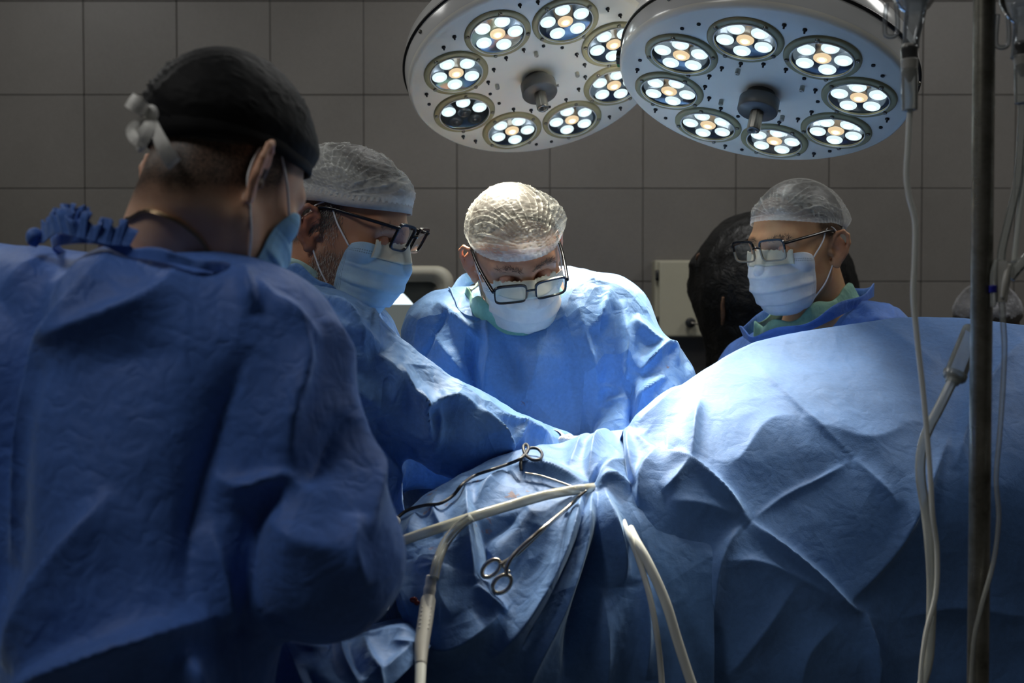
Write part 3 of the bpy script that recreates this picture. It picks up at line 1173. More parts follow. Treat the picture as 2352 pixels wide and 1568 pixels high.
def rim_fn(front, side, back):
    """rim angle (degrees from the crown) at face, ears and nape"""
    f, s, b = map(math.radians, (front, side, back))

    def fn(ph):
        c = np.cos(ph)
        return np.where(c > 0, s + (f - s) * c ** 1.5 if False else s + (f - s) * np.abs(c) ** 1.4, s + (b - s) * np.abs(c) ** 1.2)
    return fn


class Person:
    def __init__(self, name_label, foot, head, yaw, pitch, roll, scale=1.0):
        self.hc = P(*head)
        self.R = rotm(yaw, pitch, roll)
        self.s = scale
        self.root = tag(empty("person", foot), name_label, "person")

    def w(self, q):
        return self.hc + (np.asarray(q, float) * self.s) @ self.R.T

    def loc(self, p):
        return ((p - self.hc) @ self.R) / self.s

    def part(self, name, q, f, mats, parent=None, **kw):
        return part(name, self.root, self.w(q), f, mats, parent, **kw)

    # ------------------------------------------------------------ body: one continuous surface
    def body(self, limbs, mat, hairfn=None, fine=0.003, neck=0.054, flushfn=None):
        """limbs: list of (a, b, ra, rb) world capsules, the first one being the neck"""
        hc, s = self.hc, self.s
        lo = np.min([np.minimum(a - max(ra, rb), b - max(ra, rb)) for a, b, ra, rb in limbs] + [hc - 0.17], axis=0) - 0.04
        hi = np.max([np.maximum(a + max(ra, rb), b + max(ra, rb)) for a, b, ra, rb in limbs] + [hc + 0.17], axis=0) + 0.04
        F = Field(*[axis_fine(lo[k], hi[k], hc[k] - 0.155, hc[k] + 0.155, fine, 0.02) for k in range(3)])
        for n, (a, b, ra, rb) in enumerate(limbs):
            F.caps(a, b, ra, rb, 0.045 if n else 0.0)
        big = np.full(3, 0.152)
        F.op(lambda p: head_sdf(self.loc(p), True) * s, hc - big, hc + big, 0.022, 'add', 0.0)
        v, q = F.mesh(1)
        L = self.loc(v)
        n = normals(v, q)
        hair = hairfn(L) * (np.abs(L[:, 0]) < 0.0785) if hairfn else np.zeros(len(v))
        flush = 0.75 * np.exp(-((np.abs(L[:, 0]) - 0.088) / 0.014) ** 2 - ((L[:, 1] - 0.022) / 0.03) ** 2 - (L[:, 2] / 0.04) ** 2)
        flush += 0.6 * np.exp(-(np.linalg.norm(L - np.array([0, -0.118, -0.03]), axis=1) / 0.016) ** 2)
        # eyelids are welded into the body mesh's surface
        lv, lf = [], []
        base = len(v)
        faces = q
        me_v = v
        ext = []
        for sg in (-1, 1):
            c = np.array([0.0325 * sg, -0.0775, 0.006])
            for e0, e1, r in ((-6, 80, 0.0150), (-75, -26, 0.0146)):
                az = np.radians(np.linspace(-80, 80, 17))
                el = np.radians(np.linspace(e0, e1, 9))
                A, E = np.meshgrid(az, el, indexing='ij')
                # lid edge curves to the corners of the eye
                mid = -0.27
                E = mid + (E - mid) * (0.25 + 0.75 * np.cos(A * 0.95)) if True else E
                pts = c + r * np.stack([np.cos(E) * np.sin(A), -np.cos(E) * np.cos(A), np.sin(E)], -1).reshape(-1, 3)
                f = grid_faces(17, 9, flip=False)
                ext.append((self.w(pts), f))
        allv, allq = [v], [q]
        cnt = len(v)
        for pv, pf in ext:
            allv.append(pv)
            allq.append(pf + cnt)
            cnt += len(pv)
        v2, q2 = np.concatenate(allv), np.concatenate(allq)
        hair = np.concatenate([hair, np.zeros(len(v2) - len(v))])
        flush = np.concatenate([flush, np.full(len(v2) - len(v), 0.3)])
        self.bodyobj = part("body", self.root, v2, q2, mat, attrs={'hair': np.clip(hair, 0, 1), 'flush': np.clip(flush, 0, 1)})
        self.skin_v, self.skin_n, self.skin_L = v, n, L
        # eyes, looking down
        for sg in (-1, 1):
            c = np.array([0.0325 * sg, -0.0775, 0.006])
            ev, ef = ball((0, 0, 0), 0.0130, 20, 14)
            Rg = rotm(0, 90 + 32, 0)
            ev = ev @ Rg.T
            g = Rg @ np.array([0, 0, 1.0])
            if g[1] > 0:
                ev, g = -ev, -g
            fm = [1 if np.mean([np.dot(ev[i], g) for i in q4]) > 0.0110 else 0 for q4 in ef]
            self.part("eye", ev + c, ef, [M['eye'], M['iris']], fmat=fm)
        return self.bodyobj

    def tufts(self, name, maskfn, count, length, width, mat, seed, flow=(0, 0.2, -1), lift=0.35, kind="stuff"):
        """short hairs standing on the skin: thin blades, flow in head-local axes"""
        rg = np.random.default_rng(seed)
        w = maskfn(self.skin_L)
        w = np.where((w > 0) & (np.abs(self.skin_L[:, 0]) < 0.0785), w, 0)
        if w.sum() <= 0:
            return
        idx = rg.choice(len(w), count, p=w / w.sum())
        jit = rg.normal(0, 0.0016, (count, 3))
        n = self.skin_n[idx] @ self.R
        p = self.skin_L[idx] + jit - n * (jit * n).sum(1)[:, None]
        fl = np.asarray(flow, float) + rg.normal(0, 0.35, (count, 3))
        fl = fl - n * (fl * n).sum(1)[:, None]
        fl /= np.linalg.norm(fl, axis=1)[:, None] + 1e-9
        d = fl + lift * n
        d /= np.linalg.norm(d, axis=1)[:, None]
        sd = np.cross(n, fl)
        Ln = length * rg.uniform(0.6, 1.2, count)[:, None]
        a = p + sd * width * 0.5 - n * 0.0006
        b = p - sd * width * 0.5 - n * 0.0006
        c = p + d * Ln * 0.6 + n * 0.0008
        e = p + d * Ln
        V = np.stack([a, b, c - sd * width * 0.35, c + sd * width * 0.35, e], 1).reshape(-1, 3)
        k = np.arange(count) * 5
        fs = [(int(i), int(i + 1), int(i + 2), int(i + 3)) for i in k] + [(int(i + 3), int(i + 2), int(i + 4)) for i in k]
        return tag(self.part(name, V, fs, mat, smooth=False), kind=kind)

    def hair_shell(self, tmax, mat, off=0.007, seed=0):
        d, ph, t = dome(tmax, 88, 44)
        r = head_radius(d) + off * np.clip((1 - t) * 14, 0.05, 1) + 0.0016 * crumple(d, 14, seed)
        return self.part("hair", HC + d * r[:, None], grid_faces(88, 44, True), mat)

    def cap(self, tmax, mat, gather, puff=0.012, bulges=(), npl=38, seed=0, fall=0.9, lines=1.0, double=0.3, name="surgical_cap", rough=0.004, nphi=200, nth=100, rimin=0.004, base_d=0.0):
        d, ph, t = dome(tmax, nphi, nth)
        r0 = head_radius(d)
        # smooth the skull radius so that the fabric spans hollows
        g = r0.reshape(nphi, nth)
        for _ in range(6):
            g = 0.25 * (np.roll(g, 1, 0) + np.roll(g, -1, 0)) + 0.5 * g
        r0 = np.maximum(g.ravel(), r0)
        edge = np.clip((1 - t) / 0.22, 0, 1)
        edge = edge * edge * (3 - 2 * edge)
        r = r0 + rimin + puff * edge
        for dr, amt, spread in bulges:
            dr = np.array(dr, float) / np.linalg.norm(dr)
            ang = np.arccos(np.clip(d @ dr, -1, 1))
            r += amt * np.exp(-(ang / spread) ** 2) * np.clip((1 - t) / 0.10, 0, 1)
        gv = np.array(gather, float) / np.linalg.norm(gather)
        om = np.arccos(np.clip(d @ gv, -1, 1))
        e1 = np.cross(gv, [0.3, 0.2, 0.9])
        e1 /= np.linalg.norm(e1)
        e2 = np.cross(gv, e1)
        psi = np.arctan2(d @ e2, d @ e1)
        nz = vnoise(np.stack([np.cos(psi) * 2, np.sin(psi) * 2, om * 1.3], -1) + seed, seed)
        ph2 = npl * psi / 2 / math.pi * (1.0) + 1.4 * nz + seed
        ridge = np.abs(np.sin(math.pi * ph2))
        keep = vnoise(np.stack([np.floor(ph2) * 3.7, om * 2.0, om * 0 + seed], -1), seed + 5) * 0.5 + 0.5
        pl = np.clip(1 - ridge * 3.2, 0, 1) * (0.35 + keep)
        dec = np.exp(-(om / fall) ** 1.5)
        cr = crumple(d, 7.0, seed + 3, 3)
        thin = np.clip(1 - np.abs(vnoise(d * 9 + 3.3, seed + 9)) * 9, 0, 1) * np.clip(vnoise(d * 5, seed + 2) + 0.4, 0, 1)
        r += edge * (rough * cr + 0.0045 * pl * dec + 0.002 * thin) + 0.0015 * np.sin(ph * 60 + seed) * (t > 0.93)
        r += 0.002 * pl * dec
        r = np.maximum(r, r0 + 0.0055)
        dens = base_d + double * np.clip((t - 0.5 + 0.15 * np.sin(2 * ph + seed)) / 0.12, 0, 1) + lines * (0.75 * pl * dec + 0.35 * thin) + 0.45 * np.exp(-(om / 0.25) ** 2) + 0.55 * np.clip((t - 0.90) / 0.08, 0, 1)
        return self.part(name, HC + d * r[:, None], grid_faces(nphi, nth, True), mat, attrs={'dens': np.clip(dens, 0, 1.4)})

    def band(self, tmax, mat, lo=0.90, hi=1.06, off=0.006, name="cap_band", parent=None):
        ph = np.arange(120) / 120 * 2 * math.pi
        rows = []
        for k, (tt, o) in enumerate(((lo, off), (0.5 * (lo + hi), off + 0.0012), (hi, off), (hi, off - 0.003), (lo, off - 0.003))):
            th = tmax(ph) * tt
            d = np.stack([np.sin(th) * np.sin(ph), -np.sin(th) * np.cos(ph), np.cos(th)], -1)
            rows.append(HC + d * (head_radius(d) + o)[:, None])
        rows.append(rows[0])
        V = np.stack(rows, 1)
        return self.part(name, V.reshape(-1, 3), grid_faces(120, 6, True, True), mat, parent)

    # ------------------------------------------------------------ face mask
    def mask(self, mat, tape=True, pleat=0.0035, drop=0.0, wide=1.0, loopmat=None, seed=0):
        cen = catmull([(-0.103, 0.004 - drop), (-0.1245, -0.024 - drop), (-0.1255, -0.050), (-0.115, -0.080), (-0.094, -0.105), (-0.064, -0.116)], 60)
        sid = catmull([(-0.052, -0.010 - drop), (-0.044, -0.026), (-0.040, -0.050), (-0.040, -0.074), (-0.040, -0.092), (-0.038, -0.104)], 60)
        xs_ = np.interp(np.linspace(0, 1, 60), [0, 0.2, 0.5, 0.8, 1], np.array([0.063, 0.0685, 0.0665, 0.059, 0.050]) * wide)
        nu, nv = 81, 60
        u = np.linspace(-1, 1, nu)

        def surf(uu, vi, off=0.0):
            a = uu * math.pi / 2
            tt = vi / 59.0
            ex = np.interp(tt, [0, 0.25, 0.6, 1], [1.9, 1.45, 1.0, 0.85])
            c = np.maximum(np.cos(a), 0) ** ex
            X = np.interp(vi, np.arange(60), xs_) * np.sign(np.sin(a)) * np.abs(np.sin(a)) ** np.interp(tt, [0, 1], [0.9, 0.95])
            yc, zc = np.interp(vi, np.arange(60), cen[:, 0]), np.interp(vi, np.arange(60), cen[:, 1])
            ys, zs = np.interp(vi, np.arange(60), sid[:, 0]), np.interp(vi, np.arange(60), sid[:, 1])
            return np.stack([X, ys + (yc - ys) * c, zs + (zc - zs) * c ** 0.75], -1)
        U, Vv = np.meshgrid(u, np.arange(60.0), indexing='ij')
        p = surf(U.ravel(), Vv.ravel())
        tt = Vv.ravel() / 59
        uu = U.ravel()
        # three folded pleats, pinched at the side borders
        sw = np.clip((1 - np.abs(uu)) * 5, 0, 1)
        saw = 0
        for c0 in (0.30, 0.50, 0.70):
            x = (tt - c0 + 0.02 * np.sin(uu * 3 + seed)) / 0.085
            saw = saw + np.where((x > -1) & (x < 0), (x + 1), np.where((x >= 0) & (x < 0.22), 1 - x / 0.22, 0))
        out = p - np.array([0, -0.02, -0.05])
        out /= np.linalg.norm(out, axis=1)[:, None]
        mid = np.clip((tt - 0.15) * 4, 0, 1) * np.clip((0.92 - tt) * 6, 0, 1)
        p = p + out * (pleat * saw * sw * mid + 0.0022 * crumple(p, 22, seed + 1, 2) * sw)[:, None]
        for _ in range(6):
            sd = head_sdf(p)
            e = 0.0015
            gr = np.stack([head_sdf(p + np.array(o) * e) - head_sdf(p - np.array(o) * e) for o in ((1, 0, 0), (0, 1, 0), (0, 0, 1))], -1)
            gr /= np.linalg.norm(gr, axis=1)[:, None] + 1e-9
            p = p + gr * np.clip(0.0030 - sd, 0, 0.006)[:, None]
        o = self.part("face_mask", p, grid_faces(nu, nv, flip=True), mat)
        set_uv(o, np.stack([(uu + 1) / 2, tt], -1))
        sm = o.modifiers.new("thickness", 'SOLIDIFY')
        sm.thickness = 0.0012
        sm.offset = 1
        G = p.reshape(nu, nv, 3)
        if tape:
            i0, i1 = int(nu * 0.20), int(nu * 0.80)
            Tp = G[i0:i1, 0:10].copy()
            k = np.linspace(0, 1, 10)[None, :, None]
            Tp = Tp + np.array([0, 0.0, 0.007]) * (1 - k)
            oo = Tp - np.array([0, -0.02, -0.05])
            oo /= np.linalg.norm(oo, axis=2)[..., None]
            Tp = Tp + oo * 0.0022
            Tp[:, 0] += 0.0012 * np.sin(np.arange(i1 - i0) * 1.7)[:, None] * np.array([0, 0, 1])
            tp = self.part("tape", Tp.reshape(-1, 3), grid_faces(i1 - i0, 10, flip=True), M['tape'], o)
            sm = tp.modifiers.new("thickness", 'SOLIDIFY')
            sm.thickness = 0.0006
            sm.offset = 1
        for sg in (-1, 1):
            gi = 1 if sg < 0 else nu - 2
            top, bot = G[gi, 3], G[gi, nv - 10]
            e_top = np.array([0.0745 * sg, 0.006, 0.038])
            e_bk = np.array([0.0760 * sg, 0.030, 0.022])
            e_bk2 = np.array([0.0740 * sg, 0.028, -0.016])
            e_bot = np.array([0.0725 * sg, 0.010, -0.038])
            m1 = 0.5 * (top + e_top) + np.array([0.004 * sg, 0, 0.0])
            m2 = 0.5 * (bot + e_bot) + np.array([0.005 * sg, 0, -0.002])
            tv, tf = tube([top, m1, e_top, e_bk, e_bk2, e_bot, m2, bot], 0.0015, 60, 8)
            self.part("ear_loop", tv, tf, M['elastic'], o)
        return o

    # ------------------------------------------------------------ eyeglasses
    def glasses(self, framemat, lensmat, templemat=None, dz=0.0, dy=0.0, w=0.052, h=0.034, tilt=8.0, thick=0.0022, lowmat=None, wrap=6.0):
        templemat = templemat or framemat
        T = np.radians(tilt)

        def place(q, sg=0):
            q = np.asarray(q, float).copy()
            a = math.radians(wrap) * sg
            x = q[:, 0] * math.cos(a) - q[:, 1] * math.sin(a)
            y = q[:, 0] * math.sin(a) + q[:, 1] * math.cos(a)
            q = np.stack([x, y, q[:, 2]], -1)
            y2 = q[:, 1] * math.cos(T) + q[:, 2] * math.sin(T) * -1
            z2 = q[:, 1] * math.sin(T) + q[:, 2] * math.cos(T)
            return np.stack([q[:, 0], y2 - 0.1165 + dy, z2 + 0.002 + dz], -1)
        fv, ff = [], []
        lens = []
        for sg in (-1, 1):
            t = np.linspace(0, 2 * math.pi, 49)[:-1]
            ex = 0.42
            cx = np.sign(np.cos(t)) * np.abs(np.cos(t)) ** ex * w / 2
            cz = np.sign(np.sin(t)) * np.abs(np.sin(t)) ** ex * h / 2
            cx = cx * (1 + 0.05 * np.sign(cz) * np.abs(cz) / h) + 0.0
            cy = 0.0
            loop = np.stack([cx + sg * (w / 2 + 0.0085), np.full_like(cx, cy), cz], -1)
            c = np.vstack([loop, loop[:1]])
            tan = np.gradient(np.vstack([loop[-1:], loop, loop[:2]]), axis=0)[1:-1][:49]
            tan /= np.linalg.norm(tan, axis=1)[:, None]
            nrm = np.cross(tan, [0, 1.0, 0])
            th = thick * (1.0 + 0.45 * np.clip(c[:, 2] / h * 2, 0, 1))
            ring = []
            for du, dv in ((1, 1), (1, -1), (-1, -1), (-1, 1)):
                ring.append(c + nrm * (du * th * 0.55)[:, None] + np.array([0, dv * thick * 0.8, 0]))
            V = np.stack(ring, 1)
            f = []
            for i in range(48):
                for k in range(4):
                    f.append((i * 4 + k, ((i + 1) % 48) * 4 + k, ((i + 1) % 48) * 4 + (k + 1) % 4, i * 4 + (k + 1) % 4))
            fv.append((place(V[:48].reshape(-1, 3), sg), f))
            lc = np.vstack([[[sg * (w / 2 + 0.0085), -0.001, 0]], loop])
            lens.append((place(lc, sg), [(0, 1 + i, 1 + (i + 1) % 48) for i in range(48)]))
        br, bf = tube([(-0.0088, 0.0, 0.005), (0, -0.003, 0.0085), (0.0088, 0.0, 0.005)], thick * 0.85, 14, 8)
        v, f = join(fv[0], fv[1], (place(br), bf))
        fm = None
        mats = [framemat]
        if lowmat is not None:
            mats = [framemat, lowmat]
            base = place(np.array([[0, 0, h * 0.12]]))[0, 2]
            fm = [0 if np.mean([v[i][2] for i in q]) > base else 1 for q in f]
        root = self.part("eyeglasses", v, f, mats, fmat=fm, smooth=False)
        for (lv, lf) in lens:
            self.part("lens", lv, lf, lensmat, root)
        for sg in (-1, 1):
            hinge = place(np.array([[sg * (w + 0.0085 + 0.001), 0.0, h * 0.30]]), sg)[0]
            ear = np.array([0.0800 * sg, 0.008, 0.030])
            mid = hinge * 0.45 + ear * 0.55 + np.array([0.004 * sg, 0, 0.001])
            tv, tf = tube([hinge + np.array([0, -0.001, 0]), hinge + np.array([0.003 * sg, 0.006, 0]), mid, ear, ear + np.array([-0.002 * sg, 0.022, -0.016]), ear + np.array([-0.004 * sg, 0.030, -0.034])], [0.0024, 0.0024, 0.0022, 0.0019, 0.0018, 0.0016], 40, 8, 1.5)
            self.part("temple", tv, tf, templemat, root)
        return root


# ---------------------------------------------------------------- gowns
def gown(person, prims, neckcut, mat, folds, res=0.0095, k=0.05, wr=0.006, wscale=7.0, seed=0, name="gown", skip=None, flow=(1, 1, 0.55), extra_cuts=(), zmin=0.42, foldgain=1.0, levels=1):
    lo = np.min([np.minimum(a - max(ra, rb), b - max(ra, rb)) for a, b, ra, rb in prims], axis=0) - 0.03
    hi = np.max([np.maximum(a + max(ra, rb), b + max(ra, rb)) for a, b, ra, rb in prims], axis=0) + 0.03
    lo[2] = max(lo[2], zmin - 0.02)
    F = Field(*[np.arange(lo[c], hi[c], res) for c in range(3)])
    for a, b, ra, rb in prims:
        F.caps(a, b, ra, rb, k)
    for a, b, ra, rb in neckcut:
        F.caps(a, b, ra, rb, 0.012, 'sub')
    for a, b, ra, rb in extra_cuts:
        F.caps(a, b, ra, rb, 0.02, 'sub')
    F.V[:, :, 0] = 0.02
    v, q = F.mesh(2)
    if levels:
        v, q = subdivide(v, q, levels)
    n = normals(v, q)
    px, py, dd = project(v)
    view = v - np.array([0, 0, EYE])
    view /= np.linalg.norm(view, axis=1)[:, None]
    face = np.clip(-(n * view).sum(1) * 1.6 + 0.35, 0, 1)
    h = fold_field(px, py, folds) * face * foldgain
    fl = np.array(flow)
    patch = vnoise(v * 3.1, seed + 40) * 0.5 + 0.5
    h += wr * crumple(v * fl, wscale, seed, 3) * (0.6 + 0.8 * patch)
    h += 0.35 * wr * crumple(v * fl[[1, 2, 0]], wscale * 2.7, seed + 70, 2) * np.clip(1.6 * (1 - patch) - 0.3, 0, 1)
    v = v + n * h[:, None]
    return part(name, person.root, v, q, mat)


def ringband(root, pts, up, h, t, mat, name, n=96, parent=None, ruffle=0.0, seed=0, flare=0.0, closed=True):
    """cloth band standing on a closed curve of world points; up = direction of its height"""
    pts = np.array(pts, float)
    if closed:
        c = catmull(np.vstack([pts, pts[:1]]), n + 1)[:-1]
    else:
        c = catmull(pts, n)
    up = np.array(up, float)
    up /= np.linalg.norm(up)
    ctr = c.mean(0)
    rad = c - ctr
    rad -= np.outer(rad @ up, up)
    rad /= np.linalg.norm(rad, axis=1)[:, None] + 1e-9
    rg = np.linspace(0, 2 * math.pi * 9, n)
    wob = ruffle * (np.sin(rg + seed) + 0.6 * np.sin(rg * 2.3 + seed * 2))
    rows = []
    prof = ((0.0, 0.0, 1), (0.35, 0.0, 1), (0.7, 0.0, 1), (1.0, 0.0, 1), (1.03, -0.5, 1), (1.0, -1.0, 1), (0.7, -1, 1), (0.35, -1, 1), (0.0, -1.0, 1))
    for a, b, _ in prof:
        hh = h * a * (1 + 0.25 * np.sin(rg * 0.6 + seed) * (ruffle > 0))
        rows.append(c + np.outer(hh, up) + rad * (b * t + a * flare + wob * a)[:, None])
    if closed:
        rows.append(rows[0])
        V = np.stack(rows, 1)
        return part(name, root, V.reshape(-1, 3), grid_faces(n, len(rows), True, True), mat, parent)
    V = np.stack(rows, 1)
    return part(name, root, V.reshape(-1, 3), grid_faces(n, len(rows), False, True), mat, parent)


# ---------------------------------------------------------------- gloved hand (one mesh, copied)
def glove_mesh():
    """right hand, wrist at the origin, fingers along +x, palm down (-z), thumb towards +y"""
    ax = (np.arange(-0.05, 0.215, 0.004), np.arange(-0.06, 0.115, 0.004), np.arange(-0.085, 0.05, 0.004))
    F = Field(*ax)
    F.caps((-0.035, 0, 0), (0.0, 0, 0), 0.030, 0.027, 0.01)
    F.ell((0.045, 0.004, -0.002), (0.055, 0.043, 0.018), 0.03)
    for y0, ln, dr in ((0.033, 0.92, 0.05), (0.011, 1.0, 0.0), (-0.011, 0.94, -0.05), (-0.031, 0.74, -0.11)):
        p0 = np.array([0.085, y0, 0.0])
        p1 = p0 + np.array([0.042 * ln, dr * 0.04, -0.014])
        p2 = p1 + np.array([0.022 * ln, dr * 0.02, -0.020])
        p3 = p2 + np.array([0.010 * ln, 0, -0.020])
        F.caps(p0 - [0.02, 0, 0], p1, 0.0100, 0.0092, 0.006)
        F.caps(p1, p2, 0.0092, 0.0085, 0.004)
        F.caps(p2, p3, 0.0085, 0.0075, 0.004)
    F.caps((0.015, 0.030, -0.008), (0.055, 0.062, -0.020), 0.015, 0.0115, 0.012)
    F.caps((0.055, 0.062, -0.020), (0.088, 0.058, -0.034), 0.0115, 0.0095, 0.004)
    return F.mesh(1)


GLV, GLQ = glove_mesh()
GLOVE_ME = np_mesh("glove", GLV, GLQ, M['glove'])


def glove(person, wrist, toward, left=False, roll=0.0):
    o = link_mesh("glove", GLOVE_ME, person.root)
    x = np.array(toward, float) - np.array(wrist, float)
    x /= np.linalg.norm(x)
    z = np.array([0, 0, 1.0])
    y = np.cross(z, x)
    y /= np.linalg.norm(y)
    z = np.cross(x, y)
    if left:
        Rm = Matrix(((x[0], -y[0], z[0]), (x[1], -y[1], z[1]), (x[2], -y[2], z[2])))
    else:
        Rm = Matrix(((x[0], y[0], z[0]), (x[1], y[1], z[1]), (x[2], y[2], z[2])))
    loc = np.array(wrist) - np.array(person.root.location)
    o.matrix_basis = Matrix.Translation(Vector(loc)) @ Rm.to_4x4()
    return o


def down(p, z, dx=0.0, dy=0.0):
    return np.array([p[0] + dx, p[1] + dy, z])


def shoes(person, feet, yaw):
    for x, y in feet:
        Rz = np.array(Matrix.Rotation(math.radians(yaw), 3, 'Z'))
        prof = []
        v, f = ball((0, -0.055, 0.045), (0.05, 0.135, 0.05), 20, 12)
        v = v.copy()
        v[:, 2] = np.maximum(v[:, 2], 0.0)
        v = v @ Rz.T + np.array([x, y, 0])
        part("shoe", person.root, v, f, M['shoe'])
# ================================================================ the five people
def legs(px_, gap, d, zhip):
    return []


def beard(L, lo=-0.115, front=-0.02):
    """jaw, sideburn and chin region in head axes"""
    x, y, z = L[:, 0], L[:, 1], L[:, 2]
    jaw = np.clip((-0.018 - z) / 0.02, 0, 1) * np.clip((0.012 - y) / 0.012, 0, 1) * np.clip((z - lo) / 0.012, 0, 1)
    cheek = np.clip((0.012 + (-0.045 - z) * 0.9 - (np.abs(y + 0.02) - 0.02)) / 0.03, 0, 1)
    line = np.clip((-y * 0.9 - 0.095 - z * 1.6) / -0.03, 0, 1)
    return jaw * np.clip(cheek + 0.3, 0, 1) * (np.abs(x) > -1)


def sideburn(L):
    x, y, z = L[:, 0], L[:, 1], L[:, 2]
    return np.exp(-((y + 0.008) / 0.012) ** 2) * np.clip((z + 0.03) / 0.02, 0, 1) * (z < 0.06) * (np.abs(x) > 0.05)


def scalp(L, zf, zb, soft=0.015):
    """cropped hair above a line running from the temples (zf) to the nape (zb)"""
    x, y, z = L[:, 0], L[:, 1], L[:, 2]
    t = np.clip((y + 0.02) / 0.09, 0, 1)
    line = zf + (zb - zf) * t
    return np.clip((z - line) / soft, 0, 1) * np.clip((y + 0.03 + np.clip(z - 0.05, 0, 1) * 2) / 0.015, 0, 1)


def brow(L):
    x, y, z = np.abs(L[:, 0]), L[:, 1], L[:, 2]
    zc = 0.029 + 0.004 * np.sin((x - 0.012) / 0.04 * 3.0)
    return ((x > 0.011) & (x < 0.052) & (y < -0.05) & (np.abs(z - zc) < 0.0030)).astype(float)


# ---------------------------------------------------------------- foreground bystander
F = Person("person seen from behind in a black cap with white ribbon and dark blue gown", (-0.44, 1.33, 0),
           (508, 420, 1.30), 149, 33, 0, 0.985)
nb = P(365, 640, 1.32)
shR, elR, wrR = P(600, 800, 1.27), P(742, 1285, 1.22), P(800, 1270, 1.50)
shL, elL, wrL = P(-40, 735, 1.42), P(-120, 1250, 1.50), P(350, 1300, 1.62)
hipA, hipB = P(330, 1500, 1.23), P(40, 1500, 1.36)
F.body([(F.w((0, 0.030, -0.035)), nb, 0.057, 0.060),
        (nb, shR, 0.04, 0.045), (nb, shL, 0.04, 0.045), (shR, elR, 0.05, 0.042), (elR, wrR, 0.042, 0.03),
        (shL, elL, 0.05, 0.042), (elL, wrL, 0.042, 0.03),
        (P(400, 850, 1.30), hipA, 0.07, 0.08), (P(80, 850, 1.36), hipB, 0.08, 0.08),
        (hipA, down(hipA, 0.10), 0.085, 0.045), (hipB, down(hipB, 0.10), 0.085, 0.045)],
       M['skinF'], lambda L: 0.97 * scalp(L, -0.02, -0.088, 0.03) * 1.0)
F.hair_shell(rim_fn(46, 86, 122), M['hairdark'], 0.004, 2)
capF = F.cap(rim_fn(63, 88, 112), M['capblack'], (0.2, 1.0, -0.1), puff=0.010, bulges=(((0, 0.3, 1), 0.006, 0.8), ((0, -1, 0.75), 0.010, 0.5)), npl=10, seed=4, fall=0.5, rough=0.0012, lines=0.2, rimin=0.006)
F.band(rim_fn(63, 88, 112), M['capblack'], 0.90, 1.03, 0.009, "cap_band", capF)
# ribbon bow at the nape
def ribbon_piece(pts, w, nm="ribbon"):
    c = catmull([P(*p) for p in pts], 24)
    tan = np.gradient(c, axis=0)
    view = c - np.array([0, 0, EYE])
    sd = np.cross(tan, view)
    sd /= np.linalg.norm(sd, axis=1)[:, None]
    nrm = np.cross(sd, tan)
    nrm /= np.linalg.norm(nrm, axis=1)[:, None]
    ww = np.interp(np.linspace(0, 1, 24), np.linspace(0, 1, len(w)), w)[:, None]
    V = np.stack([c - sd * ww, c + nrm * 0.0008, c + sd * ww, c - nrm * 0.0008], 1).reshape(-1, 3)
    f = []
    for i in range(23):
        for k in range(4):
            f.append((i * 4 + k, i * 4 + (k + 1) % 4, (i + 1) * 4 + (k + 1) % 4, (i + 1) * 4 + k))
    part(nm, F.root, V, f, M['ribbon'], capF, smooth=False)
ribbon_piece([(347, 258, 1.198), (330, 250, 1.183), (308, 236, 1.178), (296, 228, 1.183)], [0.003, 0.0075, 0.0085, 0.008])
ribbon_piece([(346, 262, 1.198), (342, 290, 1.183), (322, 318, 1.178), (306, 300, 1.183), (322, 282, 1.188), (345, 268, 1.198)], [0.003, 0.0065, 0.009, 0.0075, 0.005, 0.003])
ribbon_piece([(350, 262, 1.198), (356, 290, 1.188), (372, 330, 1.183), (392, 366, 1.188), (402, 378, 1.193)], [0.003, 0.005, 0.0075, 0.0085, 0.008])
ribbon_piece([(344, 262, 1.198), (338, 300, 1.188), (328, 335, 1.188), (316, 345, 1.193)], [0.002, 0.004, 0.004, 0.003])
v, f = ball(P(348, 260, 1.193), (0.0075, 0.006, 0.009), 14, 10)
part("ribbon_knot", F.root, v, f, M['ribbon'], capF)
F.mask(M['masksky'], tape=False, seed=2)
F.tufts("eyebrow", brow, 220, 0.006, 0.0005, M['hairdark'], 5, (0, 0.6, 0.2), 0.3)
# necklace
nk = catmull([P(232, 492, 1.20), P(300, 492, 1.195), P(360, 512, 1.195), P(420, 543, 1.20), P(466, 580, 1.215), P(500, 640, 1.27), P(480, 690, 1.36), P(330, 660, 1.40), P(220, 560, 1.33), P(205, 500, 1.24), P(232, 492, 1.20)], 260)
# drop the chain on to the neck
for _ in range(3):
    dd = np.linalg.norm(F.skin_v[None, ::3] - nk[:, None], axis=2)
    near = dd.argmin(1) * 3
    off = ((nk - F.skin_v[near]) * F.skin_n[near]).sum(1)
    nk = nk - F.skin_n[near] * (np.clip(off, -0.03, 0.03) - 0.0022)[:, None]
    nk = 0.5 * nk + 0.25 * (np.roll(nk, 1, 0) + np.roll(nk, -1, 0))
vs, fs = [], []
for i in range(0, 258):
    a, b = nk[i], nk[(i + 1) % 260]
    tdir = (b - a) / (np.linalg.norm(b - a) + 1e-9)
    o1 = np.cross(tdir, [0.2, 0.5, 0.8])
    o1 /= np.linalg.norm(o1)
    o2 = np.cross(tdir, o1)
    ax2 = o1 if i % 2 else o2
    t = np.arange(9) / 8 * 2 * math.pi
    ring = a + 0.0032 * np.cos(t)[:, None] * tdir + 0.0019 * np.sin(t)[:, None] * ax2
    tv, tf = tube(ring, 0.0008, 9, 5, raw=True, caps=False)
    vs.append((tv, tf))
v, f = join(*vs)
tag(part("necklace", F.root, v, f, M['gold']), kind="stuff")
